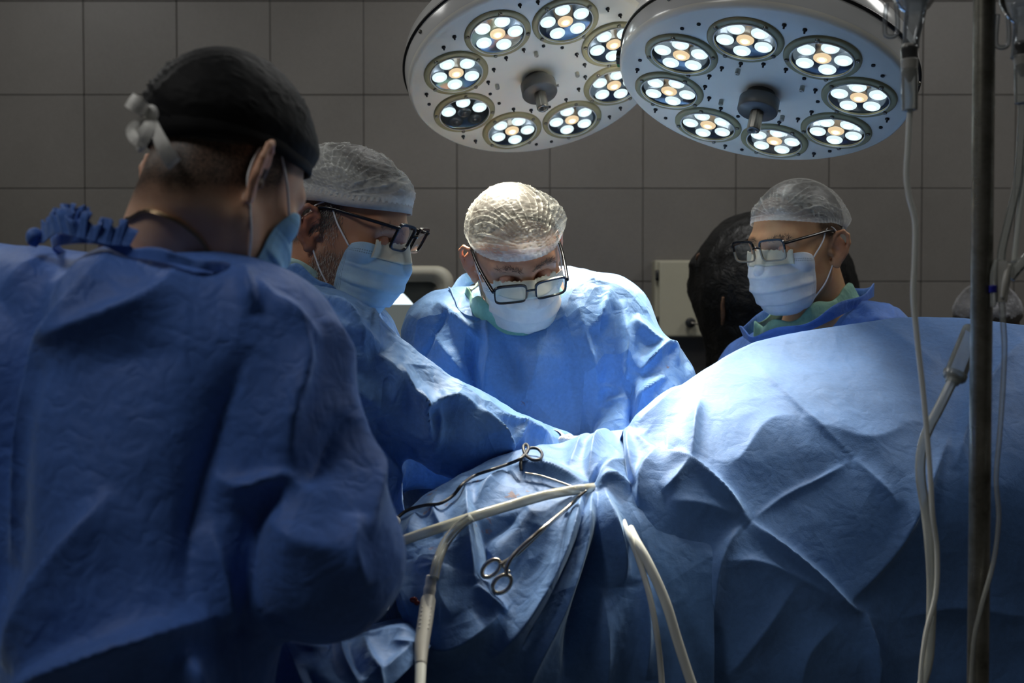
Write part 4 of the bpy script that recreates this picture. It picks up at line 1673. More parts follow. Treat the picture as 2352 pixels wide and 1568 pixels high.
# gown
foldsF = [
    ([(262, 575), (205, 660), (153, 762), (118, 896), (84, 1100), (30, 1300)], 42, 0.016, 0.6),
    ([(150, 768), (230, 742), (310, 712), (385, 660), (400, 610)], 32, 0.011, -0.4),
    ([(0, 690), (70, 640), (140, 600)], 50, 0.010),
    ([(264, 1125), (180, 1264), (104, 1389), (10, 1530)], 38, 0.016, 0.5),
    ([(490, 1412), (395, 1440), (291, 1479), (160, 1528), (30, 1580)], 30, 0.018, 0.6),
    ([(576, 799), (520, 930), (470, 1100), (440, 1250), (430, 1400)], 42, -0.009),
    ([(640, 690), (690, 800), (676, 930), (668, 1000), (676, 1075)], 30, 0.013, -0.4),
    ([(678, 1085), (620, 1098), (560, 1112), (493, 1098)], 22, 0.010, 0.5),
    ([(660, 1100), (610, 1150), (572, 1205), (562, 1320), (564, 1470)], 28, -0.012),
    ([(745, 720), (800, 830), (840, 960), (850, 1060), (848, 1180), (845, 1240)], 25, 0.012, 0.3),
    ([(840, 1350), (800, 1270), (815, 1180)], 28, 0.010),
    ([(555, 610), (570, 680), (588, 720)], 18, 0.008),
    ([(590, 640), (620, 690), (690, 750), (735, 790)], 18, 0.007),
    ([(420, 1490), (440, 1560), (450, 1620)], 32, 0.014),
    ([(700, 1120), (760, 1030), (800, 960)], 32, -0.008),
    ([(610, 1180), (700, 1250), (790, 1260)], 50, 0.008),
    ([(200, 860), (300, 820), (420, 810)], 62, -0.003),
    ([(480, 1200), (520, 1320), (540, 1450)], 38, 0.010),
]
tr = P(345, 705, 1.30)
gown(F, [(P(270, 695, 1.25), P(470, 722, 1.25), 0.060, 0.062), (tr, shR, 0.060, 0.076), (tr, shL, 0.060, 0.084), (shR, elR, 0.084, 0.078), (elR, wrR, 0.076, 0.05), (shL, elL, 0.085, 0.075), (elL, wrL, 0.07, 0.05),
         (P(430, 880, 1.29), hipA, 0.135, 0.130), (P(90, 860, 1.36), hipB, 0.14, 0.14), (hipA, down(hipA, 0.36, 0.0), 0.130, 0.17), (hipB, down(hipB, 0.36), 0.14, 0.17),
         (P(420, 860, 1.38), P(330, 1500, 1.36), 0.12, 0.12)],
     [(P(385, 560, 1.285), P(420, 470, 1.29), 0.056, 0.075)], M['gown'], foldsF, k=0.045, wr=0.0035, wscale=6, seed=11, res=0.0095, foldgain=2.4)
upF = P(420, 470, 1.29) - P(366, 640, 1.285)
ringband(F.root, [P(300, 592, 1.205), P(215, 560, 1.22), P(120, 570, 1.28), P(190, 610, 1.36), P(350, 650, 1.40), P(540, 660, 1.36), P(588, 652, 1.27), P(500, 626, 1.20), P(400, 604, 1.185)],
         (0, 0.02, 1), 0.011, 0.0025, M['gown'], "gown_collar", 120, None, 0.0018, 1)
# ruffled tie ends of the collar
for pts, hh, sd in (([(95, 560, 1.26), (130, 535, 1.225), (180, 545, 1.205), (240, 560, 1.20), (298, 565, 1.20)], 0.022, 2),
                    ([(112, 545, 1.25), (150, 520, 1.235), (200, 528, 1.225)], 0.020, 5)):
    ringband(F.root, [P(*p) for p in pts], (0.05, 0.1, 1), hh, 0.003, M['gown'], "collar_ruffle", 90, None, 0.0045, sd, 0.003, closed=False)
v, f = tube([P(95, 548, 1.27), P(80, 540, 1.262), P(76, 552, 1.262), P(88, 562, 1.265)], [0.006, 0.009, 0.007, 0.004], 20, 10)
part("gown_tie", F.root, v, f, M['gown'])
v, f = tube([P(257, 572, 1.20), P(236, 610, 1.195), P(205, 680, 1.19)], [0.010, 0.012, 0.004], 24, 10, 0.3)
glove(F, wrR, P(860, 1230, 1.66))
glove(F, wrL, P(520, 1300, 1.75), True)
shoes(F, [(hipA[0], hipA[1]), (hipB[0], hipB[1])], 126)

# ---------------------------------------------------------------- surgeon at the left, profile
L_ = Person("person in profile facing right, reaching over the table, black glasses and pale blue mask", (-0.58, 1.9, 0),
            (793, 530, 1.86), 73, 20, 0)
nb = P(705, 690, 1.88)
shR, elR, wrR = P(748, 830, 1.76), P(1062, 992, 1.81), P(1285, 1040, 1.94)
shL, elL, wrL = P(800, 800, 2.05), P(910, 1030, 2.02), P(1160, 1075, 1.97)
hipA, hipB = P(745, 1250, 1.80), P(745, 1250, 2.05)
L_.body([(L_.w((0, 0.030, -0.035)), nb, 0.058, 0.068),
         (nb, shR, 0.055, 0.055), (nb, shL, 0.055, 0.055), (shR, elR, 0.05, 0.042), (elR, wrR, 0.042, 0.026), (shL, elL, 0.05, 0.042), (elL, wrL, 0.042, 0.026),
         (P(730, 850, 1.80), hipA, 0.09, 0.10), (P(740, 850, 2.05), hipB, 0.09, 0.10),
         (hipA, down(hipA, 0.10), 0.085, 0.045), (hipB, down(hipB, 0.10), 0.085, 0.045)],
        M['skinL'], lambda L: np.maximum(0.55 * beard(L), 0.9 * scalp(L, 0.02, -0.055, 0.02)))
L_.hair_shell(rim_fn(50, 78, 103), M['hairgrey'], 0.006, 3)
L_.tufts("beard", lambda L: beard(L) + 0.6 * sideburn(L), 3600, 0.0075, 0.00055, M['hairsilver'], 8, (0, -0.3, -1), 0.5)
L_.tufts("nape_hair", lambda L: scalp(L, 0.01, -0.052, 0.01) * (L[:, 2] < 0.03), 3200, 0.013, 0.0008, M['hairgrey'], 9, (0, 0.2, -1), 0.35)
L_.tufts("eyebrow", brow, 230, 0.007, 0.0005, M['hairgrey'], 5, (0, 0.5, 0.3), 0.4)
rf = rim_fn(66, 76, 90)
capL = L_.cap(rf, M['cap'], (-0.90, -0.10, 0.18), puff=0.006, bulges=(((-0.1, -1, 0.45), 0.008, 0.45), ((0, 0.1, 1), -0.010, 0.8), ((0, 1, 0.1), 0.006, 0.4)), npl=44, seed=6, fall=1.0, lines=1.2, double=0.5, rough=0.005, rimin=0.009)
L_.band(rf, M['capband'], 0.90, 1.10, 0.0085, "cap_band", capL)
L_.mask(M['maskblue'], seed=1)
L_.glasses(M['framebl'], M['lens'], dz=0.022, dy=-0.001, w=0.052, h=0.043, tilt=10, thick=0.0026)
foldsL = [
    ([(640, 640), (720, 690), (790, 740), (845, 800)], 16, 0.010, 0.4),
    ([(760, 700), (800, 760), (830, 830)], 14, 0.010),
    ([(700, 720), (790, 770), (880, 800)], 22, 0.010, -0.3),
    ([(860, 820), (900, 870), (905, 930)], 18, 0.012, 0.5),
    ([(905, 845), (930, 890), (965, 925), (1005, 940)], 16, 0.014, 0.5),
    ([(950, 895), (975, 955), (1000, 1010)], 15, 0.014, -0.5),
    ([(1000, 925), (1010, 985), (1000, 1040)], 12, 0.010),
    ([(780, 870), (860, 920), (870, 960)], 24, 0.010),
    ([(960, 930), (1030, 920), (1095, 940)], 14, 0.012, 0.5),
    ([(860, 960), (880, 1010), (960, 1050)], 22, -0.010),
    ([(1095, 935), (1140, 985), (1172, 1046)], 10, 0.010, -0.6),
    ([(1130, 950), (1200, 975), (1260, 1000)], 12, 0.008, 0.4),
    ([(1200, 975), (1180, 1000), (1165, 1030)], 12, 0.008),
    ([(700, 780), (740, 860), (820, 900)], 26, 0.012),
    ([(640, 660), (680, 740), (700, 800)], 20, 0.008),
    ([(880, 1020), (900, 1080), (905, 1150)], 20, 0.010),
    ([(830, 760), (850, 720), (868, 790)], 8, 0.006),
    ([(760, 780), (800, 820), (850, 830)], 9, 0.006),
]
tr = P(708, 735, 1.90)
gown(L_, [(P(800, 950, 1.90), P(812, 1400, 1.90), 0.085, 0.09), (tr, shR, 0.070, 0.090), (tr, shL, 0.075, 0.085), (shR, elR, 0.092, 0.066), (elR, wrR, 0.060, 0.040), (shL, elL, 0.080, 0.066), (elL, wrL, 0.062, 0.04),
          (P(730, 850, 1.82), hipA, 0.125, 0.125), (P(740, 850, 2.03), hipB, 0.125, 0.125), (hipA, down(hipA, 0.40), 0.125, 0.16), (hipB, down(hipB, 0.40), 0.125, 0.16)],
     [(P(712, 685, 1.88), P(765, 560, 1.86), 0.072, 0.080)], M['gown2'], foldsL, k=0.04, wr=0.008, wscale=11, seed=21, res=0.0085, foldgain=2.3)
ringband(L_.root, [P(612, 640, 1.84), P(650, 634, 1.795), P(702, 646, 1.775), P(760, 688, 1.79), P(812, 726, 1.84), P(820, 722, 1.92), P(760, 680, 1.98), P(660, 640, 1.96)],
         P(712, 600, 1.87) - P(705, 690, 1.88), 0.018, 0.0025, M['gown2'], "gown_collar", 110, None, 0.0006, 1)
ringband(L_.root, [P(640, 628, 1.86), P(668, 622, 1.815), P(708, 640, 1.80), P(770, 690, 1.82), P(800, 712, 1.86), P(780, 690, 1.94), P(700, 640, 1.95)],
         P(712, 600, 1.87) - P(705, 690, 1.88), 0.020, 0.002, M['greenpale'], "scrub_collar", 90)
glove(L_, wrR, P(1330, 1075, 2.02))
glove(L_, wrL, P(1270, 1095, 1.98), True)
shoes(L_, [(hipA[0], hipA[1]), (hipB[0], hipB[1])], 68)

# ---------------------------------------------------------------- surgeon in the middle, head bent
C_ = Person("person bending over the table towards us, brightly lit white cap and glasses", (0.05, 2.35, 0),
            (1185, 594, 2.10), 14, 30, -11)
nb = P(1225, 705, 2.23)
shR, elR, wrR = P(1040, 775, 2.20), P(1000, 1070, 2.24), P(1230, 1085, 2.08)
shL, elL, wrL = P(1375, 745, 2.16), P(1498, 885, 2.12), P(1400, 1040, 2.02)
hipA, hipB = P(1130, 1200, 2.34), P(1320, 1200, 2.34)
C_.body([(C_.w((0, 0.032, -0.035)), nb, 0.056, 0.066),
         (nb, shR, 0.055, 0.055), (nb, shL, 0.055, 0.055), (shR, elR, 0.05, 0.042), (elR, wrR, 0.042, 0.026), (shL, elL, 0.05, 0.042), (elL, wrL, 0.042, 0.026),
         (P(1140, 830, 2.2), hipA, 0.09, 0.10), (P(1320, 830, 2.2), hipB, 0.09, 0.10),
         (hipA, down(hipA, 0.10), 0.085, 0.045), (hipB, down(hipB, 0.10), 0.085, 0.045)],
        M['skinC'], lambda L: np.maximum(0.5 * beard(L), 0.8 * scalp(L, 0.02, -0.05, 0.02)))
C_.hair_shell(rim_fn(38, 78, 100), M['hairbrown'], 0.003, 5)
C_.tufts("beard", lambda L: beard(L) + 0.5 * sideburn(L), 2200, 0.007, 0.0006, M['hairsilver'], 18, (0, -0.3, -1), 0.5)
C_.tufts("eyebrow", brow, 260, 0.008, 0.0005, M['hairbrown'], 15, (0.2, 0.3, 0.5), 0.5)
rf = rim_fn(80, 80, 92)
C_.cap(rf, M['capc'], (0.12, -0.95, 0.36), puff=0.006, bulges=(((0.9, -0.1, 0.5), 0.016, 0.5), ((-0.9, -0.1, 0.4), 0.006, 0.5), ((0, 0.0, 1), -0.013, 0.8), ((0, -1, 0.5), 0.006, 0.5)), npl=40, seed=9, fall=1.35, lines=1.2, double=0.12, rough=0.003, rimin=0.006)
C_.mask(M['maskcream'], seed=3, tape=True)
C_.glasses(M['framebl'], M['lensglare'], templemat=M['framebl'], dz=-0.003, dy=-0.010, w=0.056, h=0.039, tilt=12, thick=0.0024)
foldsC = [
    ([(1110, 720), (1125, 800), (1120, 880), (1115, 960)], 16, 0.014, 0.5),
    ([(1095, 760), (1085, 850), (1098, 960)], 14, -0.012),
    ([(1000, 690), (1060, 740), (1110, 790)], 14, 0.008, 0.3),
    ([(990, 760), (1050, 830), (1090, 900)], 16, 0.010, -0.4),
    ([(930, 790), (1000, 850), (1060, 890)], 20, 0.008),
    ([(1330, 690), (1350, 770), (1370, 860), (1385, 960)], 18, 0.010, -0.3),
    ([(1400, 660), (1380, 730), (1350, 760)], 14, 0.010),
    ([(1420, 690), (1430, 760), (1440, 850), (1455, 950)], 14, 0.014, 0.5),
    ([(1455, 940), (1480, 900), (1530, 860)], 12, 0.012),
    ([(1450, 730), (1490, 780), (1530, 800)], 14, 0.012, 0.4),
    ([(1470, 860), (1510, 815), (1540, 800), (1560, 840)], 11, 0.014, 0.4),
    ([(1455, 960), (1510, 910), (1560, 880)], 14, 0.014, 0.4),
    ([(1440, 870), (1452, 930), (1448, 990)], 10, -0.016),
    ([(1240, 740), (1230, 850), (1210, 960)], 40, 0.010),
    ([(1290, 760), (1310, 860), (1330, 980)], 26, -0.006),
    ([(1150, 780), (1180, 830), (1190, 900)], 26, -0.010, 0.4),
    ([(1360, 900), (1400, 890), (1430, 900)], 7, 0.004),
    ([(1390, 930), (1420, 920), (1440, 910)], 7, 0.004),
    ([(1060, 690), (1020, 730), (985, 800), (970, 860)], 6, -0.004, 0, 1.8),
    ([(960, 870), (1000, 940), (1080, 980)], 22, 0.010),
    ([(1330, 610), (1370, 640), (1400, 650)], 6, 0.003),
]
tr = P(1225, 735, 2.24)
gown(C_, [(P(1015, 960, 2.26), P(1005, 1300, 2.30), 0.085, 0.10), (P(1300, 705, 2.22), shL, 0.066, 0.092), (P(1120, 735, 2.24), shR, 0.060, 0.088), (P(1120, 735, 2.24), P(1300, 705, 2.22), 0.06, 0.066), (shR, elR, 0.088, 0.070), (elR, wrR, 0.066, 0.042), (shL, elL, 0.090, 0.074), (elL, wrL, 0.070, 0.042),
          (P(1120, 840, 2.19), hipA, 0.125, 0.135), (P(1330, 840, 2.18), hipB, 0.125, 0.135), (P(1225, 880, 2.17), P(1225, 1150, 2.26), 0.125, 0.15), (hipA, down(hipA, 0.40), 0.135, 0.17), (hipB, down(hipB, 0.40), 0.135, 0.17)],
     [(P(1205, 720, 2.20), P(1190, 620, 2.13), 0.074, 0.09)], M['gown3'], foldsC, k=0.045, wr=0.007, wscale=8, seed=31, res=0.0085, foldgain=1.9)
upC = P(1195, 600, 2.14) - P(1215, 715, 2.22)
ringband(C_.root, [P(1040, 690, 2.16), P(1066, 735, 2.10), P(1130, 775, 2.09), P(1215, 792, 2.09), P(1300, 765, 2.11), P(1335, 690, 2.16), P(1300, 640, 2.28), P(1200, 630, 2.33), P(1090, 650, 2.28)],
         upC + np.array([0, 0.09, 0.02]), 0.022, 0.003, M['gown3'], "gown_collar", 120, None, 0.0008, 1, 0.004)
ringband(C_.root, [P(1060, 700, 2.17), P(1085, 735, 2.11), P(1140, 762, 2.08), P(1215, 770, 2.07), P(1290, 745, 2.10), P(1310, 690, 2.17), P(1280, 650, 2.26), P(1200, 640, 2.30), P(1110, 660, 2.27)],
         upC, 0.040, 0.004, M['green'], "scrub_collar", 100, None, 0.0008, 3, -0.016)
glove(C_, wrR, P(1320, 1085, 1.98))
glove(C_, wrL, P(1340, 1080, 2.02), True)
shoes(C_, [(hipA[0], hipA[1]), (hipB[0], hipB[1])], 10)

# ---------------------------------------------------------------- anaesthetist at the right
R_ = Person("person at the right in white mask and glasses, standing behind the raised drape", (0.64, 2.5, 0),
            (1831, 570, 2.28), -52, 11, 0)
nb = P(1890, 745, 2.36)
shR, elR, wrR = P(1745, 870, 2.46), P(1720, 1150, 2.40), P(1640, 1200, 2.28)
shL, elL, wrL = P(2000, 805, 2.28), P(2060, 1100, 2.24), P(1900, 1180, 2.20)
hipA, hipB = P(1800, 1250, 2.46), P(1960, 1250, 2.36)
R_.body([(R_.w((0, 0.030, -0.035)), nb, 0.056, 0.066),
         (nb, shR, 0.055, 0.055), (nb, shL, 0.055, 0.055), (shR, elR, 0.05, 0.042), (elR, wrR, 0.042, 0.028), (shL, elL, 0.05, 0.042), (elL, wrL, 0.042, 0.028),
         (P(1810, 880, 2.45), hipA, 0.09, 0.10), (P(1950, 880, 2.36), hipB, 0.09, 0.10),
         (hipA, down(hipA, 0.10), 0.085, 0.045), (hipB, down(hipB, 0.10), 0.085, 0.045)],
        M['skinR'], lambda L: np.maximum(0.12 * beard(L), 0.9 * scalp(L, 0.02, -0.04, 0.02)))
R_.hair_shell(rim_fn(36, 76, 100), M['hairdark'], 0.003, 8)
R_.tufts("eyebrow", brow, 230, 0.007, 0.0005, M['hairbrown'], 25, (0, 0.6, 0.2), 0.3)
rf = rim_fn(68, 79, 100)
R_.cap(rf, M['cap'], (0.34, -0.95, 0.36), puff=0.007, bulges=(((0.75, 0.75, -0.12), 0.018, 0.32), ((0, 0.0, 1), -0.016, 0.8)), npl=26, seed=13, fall=0.9, lines=1.2, double=0.2, rough=0.002, rimin=0.006)
R_.mask(M['maskwhite'], seed=5)
R_.glasses(M['framebl'], M['lens'], dz=0.011, dy=-0.006, w=0.054, h=0.041, tilt=8, thick=0.0024, lowmat=M['framegrey'])
foldsR = [
    ([(1740, 770), (1800, 760), (1880, 730)], 14, 0.008),
    ([(1960, 680), (2000, 720), (2030, 760)], 16, 0.010),
    ([(1900, 720), (1980, 740), (2080, 730)], 18, 0.008),
    ([(2010, 660), (2040, 700), (2060, 740)], 8, 0.006),
]
tr = P(1888, 790, 2.36)
gown(R_, [(tr, shR, 0.07, 0.088), (P(1930, 770, 2.34), shL, 0.07, 0.092), (shR, elR, 0.085, 0.07), (elR, wrR, 0.066, 0.042), (shL, elL, 0.085, 0.07), (elL, wrL, 0.066, 0.042),
          (P(1810, 890, 2.42), hipA, 0.125, 0.13), (P(1950, 890, 2.33), hipB, 0.125, 0.13), (hipA, down(hipA, 0.40), 0.13, 0.16), (hipB, down(hipB, 0.40), 0.13, 0.16)],
     [(P(1880, 752, 2.35), P(1850, 640, 2.30), 0.072, 0.085)], M['gown4'], foldsR, k=0.045, wr=0.005, wscale=9, seed=41, res=0.011)
upR = P(1850, 600, 2.30) - P(1885, 745, 2.36)
ringband(R_.root, [P(1708, 775, 2.34), P(1740, 790, 2.27), P(1830, 770, 2.22), P(1920, 730, 2.22), P(1995, 688, 2.28), P(2000, 680, 2.38), P(1920, 690, 2.46), P(1800, 720, 2.48)],
         upR + np.array([0.0, 0.0, 0.05]), 0.022, 0.003, M['gown4'], "gown_collar", 110, None, 0.0006, 1, 0.004)
ringband(R_.root, [P(1730, 775, 2.36), P(1770, 785, 2.29), P(1840, 765, 2.25), P(1910, 730, 2.26), P(1970, 690, 2.31), P(1970, 690, 2.38), P(1900, 700, 2.43), P(1800, 730, 2.44)],
         upR, 0.034, 0.004, M['green'], "scrub_collar", 100, None, 0.0008, 3, -0.010)
glove(R_, wrR, P(1600, 1230, 2.2))
glove(R_, wrL, P(1820, 1210, 2.15), True)
shoes(R_, [(hipA[0], hipA[1]), (hipB[0], hipB[1])], -45)

# ---------------------------------------------------------------- helper far right, mostly hidden
H_ = Person("person in a grey hair net mostly hidden behind the drip stand pole", (1.3, 3.05, 0),
            (2268, 775, 2.95), 150, 10, 0)
nb = P(2265, 920, 2.98)
shR, shL = P(2370, 990, 2.95), P(2150, 990, 3.02)
elR, elL = P(2400, 1230, 2.9), P(2120, 1230, 3.0)
wrR, wrL = P(2360, 1260, 3.1), P(2160, 1260, 3.2)
hip = P(2262, 1400, 2.98)
H_.body([(H_.w((0, 0.030, -0.035)), nb, 0.054, 0.062), (nb, shR, 0.05, 0.05), (nb, shL, 0.05, 0.05), (shR, elR, 0.05, 0.042), (elR, wrR, 0.042, 0.028), (shL, elL, 0.05, 0.042), (elL, wrL, 0.042, 0.028),
         (P(2262, 1050, 2.98), hip, 0.12, 0.12), (hip, down(hip, 0.1, 0.09), 0.085, 0.045), (hip, down(hip, 0.1, -0.09), 0.085, 0.045)],
        M['skinR'], lambda L: scalp(L, 0.02, -0.06, 0.02), fine=0.005)
H_.hair_shell(rim_fn(40, 80, 112), M['hairdark'], 0.008, 8)
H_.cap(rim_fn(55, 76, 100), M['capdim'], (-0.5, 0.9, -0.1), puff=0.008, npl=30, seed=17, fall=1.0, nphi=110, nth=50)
gown(H_, [(nb, shR, 0.06, 0.08), (nb, shL, 0.06, 0.08), (shR, elR, 0.08, 0.07), (elR, wrR, 0.066, 0.045), (shL, elL, 0.08, 0.07), (elL, wrL, 0.066, 0.045), (P(2262, 1060, 2.98), hip, 0.16, 0.16), (hip, down(hip, 0.4), 0.16, 0.19)],
     [(nb, P(2266, 800, 2.96), 0.07, 0.08)], M['gown4'], [], res=0.018, levels=0, seed=51)
glove(H_, wrR, P(2300, 1260, 3.25))
glove(H_, wrL, P(2230, 1260, 3.3), True)
shoes(H_, [(hip[0] + 0.09, hip[1]), (hip[0] - 0.09, hip[1])], 150)
# ================================================================ drapes over the operating table
def tps(ctrl, reg=1e-4):
    c = np.array(ctrl, float)
    X = c[:, :2] / 500.0
    n = len(c)

    def ph(r2):
        return np.where(r2 > 1e-12, 0.5 * r2 * np.log(r2 + 1e-12), 0)
    K = ph(((X[:, None] - X[None]) ** 2).sum(-1)) + reg * np.eye(n)
    Pm = np.hstack([np.ones((n, 1)), X])
    A = np.block([[K, Pm], [Pm.T, np.zeros((3, 3))]])
    w = np.linalg.solve(A, np.concatenate([c[:, 2], np.zeros(3)]))

    def fn(px, py):
        q = np.stack([px, py], -1) / 500.0
        out = np.zeros(len(q))
        for i in range(n):
            out += w[i] * ph(((q - X[i]) ** 2).sum(-1))
        return out + w[n] + q @ w[n + 1:]
    return fn


def drape(name, ridge, ctrl, left, right, ymax, folds, mat, label, back, nx=300, ny=200, seed=0, wr=0.004, wscale=8, bottom=0.22, group=None, gain=1.0, backgain=1.0):
    ridge = np.array(ridge, float)
    fn = tps(list(map(tuple, ridge)) + ctrl)
    s = np.linspace(0, 1, nx)
    x0, x1 = ridge[0, 0], ridge[-1, 0]
    left, right = np.array(left, float), np.array(right, float)
    rx = x0 + (x1 - x0) * s
    rc = catmull(ridge, 200)
    ry = np.interp(rx, rc[:, 0], rc[:, 1])
    rd = np.interp(rx, rc[:, 0], rc[:, 2])
    t = np.linspace(0, 1, ny) ** 1.0
    Y = ry[:, None] + (ymax - ry)[:, None] * t[None]
    lx = np.interp(Y, left[:, 1], left[:, 0]) - x0
    rxs = np.interp(Y, right[:, 1], right[:, 0]) - x1
    X = rx[:, None] + lx * (1 - s)[:, None] ** 2 + rxs * s[:, None] ** 2
    D = fn(X.ravel(), Y.ravel()).reshape(nx, ny)
    # exact depth along the crest
    D += (rd - D[:, 0])[:, None] * np.exp(-(t / 0.05) ** 2)[None]
    V = PV(X, Y, D)
    # rolled crest and the part that falls away behind
    rows = []
    for dy, dz in back[::-1]:
        rows.append(V[:, 0] + np.array([0, dy, dz]))
    Bk = np.stack(rows, 1)
    low = V[:, -1]
    ext = []
    for k in range(1, 15):
        a = k / 14
        q = low.copy()
        q[:, 2] = low[:, 2] + (bottom - low[:, 2]) * a
        q[:, 1] += 0.02 * np.sin(rx * 0.05 + seed) * a
        ext.append(q)
    G = np.concatenate([Bk, V, np.stack(ext, 1)], 1)
    n_rows = G.shape[1]
    nb = Bk.shape[1]
    verts = G.reshape(-1, 3)
    faces = grid_faces(nx, n_rows, flip=True)
    # soften the crest
    for _ in range(2):
        Gs = G.copy()
        a, b = max(nb - 3, 1), nb + 5
        Gs[:, a:b] = 0.25 * G[:, a - 1:b - 1] + 0.5 * G[:, a:b] + 0.25 * G[:, a + 1:b + 1]
        G = Gs
    verts = G.reshape(-1, 3)
    nrm = normals(verts, faces)
    view = verts - np.array([0, 0, EYE])
    if ((nrm * view).sum(1) > 0).mean() > 0.5:
        nrm = -nrm
        faces = faces[:, ::-1].copy()
    px, py, dd = project(verts)
    w = np.ones(G.shape[:2])
    w[:, :nb] = np.linspace(0.2, 0.75, nb)[None]
    h = fold_field(px, py, folds) * w.ravel() * gain
    h += wr * crumple(verts * np.array([1, 1, 0.6]), wscale, seed, 3)
    verts = verts + nrm * h[:, None]
    o = part(name, None, verts, faces, mat)
    sm = o.modifiers.new("thickness", 'SOLIDIFY')
    sm.thickness = 0.0015
    sm.offset = -1
    tag(o, label, "drape", group)
    px, py, dd = project(verts)
    return o, (px, py, dd)


def seat(surf, px, py, off):
    """world point resting off metres in front of a drape at a photo pixel"""
    X, Y, D = surf
    r2 = (X - px) ** 2 + (Y - py) ** 2
    m = r2 < 64
    d = D[m].min() if m.any() else D[r2.argmin()]
    return P(px, py, d - off)


# main sheet over the patient
ridge1 = [(860, 1205, 1.63), (900, 1186, 1.64), (940, 1165, 1.655), (1000, 1120, 1.68), (1080, 1075, 1.72), (1180, 1035, 1.77), (1300, 1012, 1.83), (1360, 998, 1.84), (1430, 985, 1.85), (1520, 985, 1.85), (1640, 1000, 1.86)]
ctrl1 = [(1350, 1112, 1.67), (1260, 1090, 1.70), (1440, 1090, 1.70), (1160, 1120, 1.655), (1060, 1160, 1.625), (960, 1220, 1.59),
         (890, 1300, 1.56), (1000, 1300, 1.54), (1150, 1300, 1.54), (1300, 1300, 1.56), (1450, 1300, 1.60), (1640, 1250, 1.64),
         (940, 1500, 1.50), (1100, 1480, 1.485), (1300, 1500, 1.53), (1500, 1500, 1.58), (1640, 1500, 1.60), (1100, 1640, 1.49), (1300, 1640, 1.53), (1560, 1640, 1.58), (960, 1640, 1.50)]
folds1 = [
    ([(1345, 1125), (1310, 1220), (1245, 1350), (1180, 1450), (1130, 1510)], 20, 0.030, 0.2),
    ([(1362, 1130), (1335, 1250), (1285, 1380), (1230, 1500), (1200, 1600)], 18, 0.026, 0.2),
    ([(1352, 1128), (1315, 1260), (1255, 1390), (1195, 1490)], 8, -0.022),
    ([(1385, 1130), (1405, 1230), (1425, 1310), (1432, 1345)], 26, 0.026, -0.3),
    ([(1372, 1135), (1360, 1280), (1330, 1420), (1300, 1580)], 18, -0.030),
    ([(1380, 1350), (1385, 1450), (1390, 1600)], 26, 0.014),
    ([(1480, 1320), (1478, 1420), (1482, 1560)], 14, 0.016, 0.5),
    ([(1165, 1075), (1230, 1088), (1300, 1104), (1350, 1114)], 14, 0.018, 0.7),
    ([(1160, 1078), (1120, 1120), (1090, 1170)], 14, 0.012),
    ([(1070, 1100), (1078, 1190), (1085, 1280), (1095, 1340)], 18, 0.018, -0.5),
    ([(1100, 1190), (1120, 1270), (1110, 1330)], 24, -0.016),
    ([(1095, 1340), (1130, 1380), (1165, 1405)], 12, 0.012),
    ([(1150, 1410), (1080, 1470), (1020, 1490), (980, 1485)], 26, 0.016, -0.5),
    ([(1010, 1130), (1000, 1180), (1020, 1230)], 18, 0.010),
    ([(960, 1180), (945, 1220), (930, 1240)], 14, 0.010),
    ([(915, 1290), (925, 1360), (945, 1420)], 16, 0.012, 0.5),
    ([(960, 1310), (1000, 1300), (960, 1280)], 22, 0.008),
    ([(1400, 990), (1372, 1030), (1350, 1100)], 18, 0.022, 0.3),
    ([(1355, 1000), (1325, 1050), (1305, 1080)], 16, 0.016),
    ([(1440, 1060), (1400, 1090), (1365, 1115)], 14, 0.016, 0.5),
    ([(1450, 1120), (1410, 1115), (1370, 1118)], 10, 0.014),
    ([(1350, 1108), (1354, 1112), (1358, 1118)], 22, -0.030),
    ([(1210, 1160), (1150, 1200), (1110, 1230)], 30, -0.012),
    ([(1230, 1200), (1180, 1300), (1120, 1370)], 40, -0.014),
    ([(1040, 1420), (1010, 1360), (1030, 1300)], 26, 0.010),
]
d1, S1 = drape("surgical_drape", ridge1, ctrl1, [(860, 1205), (890, 1290), (915, 1400), (955, 1480), (1000, 1640)], [(1640, 1000), (1640, 1700)], 1640,
               folds1, M['drape'], "blue sheet over the patient, gathered at a clamp and lying under the forceps",
               [(0.015, -0.002), (0.04, -0.012), (0.08, -0.03), (0.13, -0.055), (0.19, -0.09), (0.24, -0.14), (0.27, -0.25), (0.28, -0.5)], seed=3, nx=320, ny=220, wr=0.0035, wscale=11, gain=1.4)

# raised screen sheet
ridge2 = [(1432, 990, 1.79), (1470, 955, 1.81), (1540, 900, 1.86), (1620, 848, 1.90), (1700, 800, 1.95), (1780, 772, 1.98), (1900, 748, 2.0), (2000, 735, 2.02), (2100, 725, 2.02), (2230, 728, 2.0), (2352, 742, 1.97), (2460, 750, 1.95), (2700, 775, 1.93), (2900, 800, 1.92)]
ctrl2 = [(1560, 1000, 1.755), (1700, 930, 1.80), (1850, 930, 1.79), (2000, 950, 1.79), (2200, 930, 1.82), (2380, 900, 1.84),
         (1500, 1060, 1.70), (1600, 1120, 1.67), (1720, 1120, 1.70), (1850, 1100, 1.72), (2050, 1150, 1.70), (2250, 1150, 1.72), (2420, 1150, 1.74), (2850, 1150, 1.74), (2850, 1600, 1.75),
         (1480, 1200, 1.635), (1560, 1280, 1.625), (1700, 1280, 1.645), (1850, 1330, 1.66), (1960, 1400, 1.665), (2120, 1400, 1.72), (2400, 1400, 1.76),
         (1510, 1450, 1.61), (1650, 1480, 1.62), (1800, 1500, 1.64), (1990, 1500, 1.67), (2200, 1550, 1.74), (2420, 1600, 1.77), (1520, 1640, 1.62), (1750, 1640, 1.63), (2000, 1640, 1.69)]
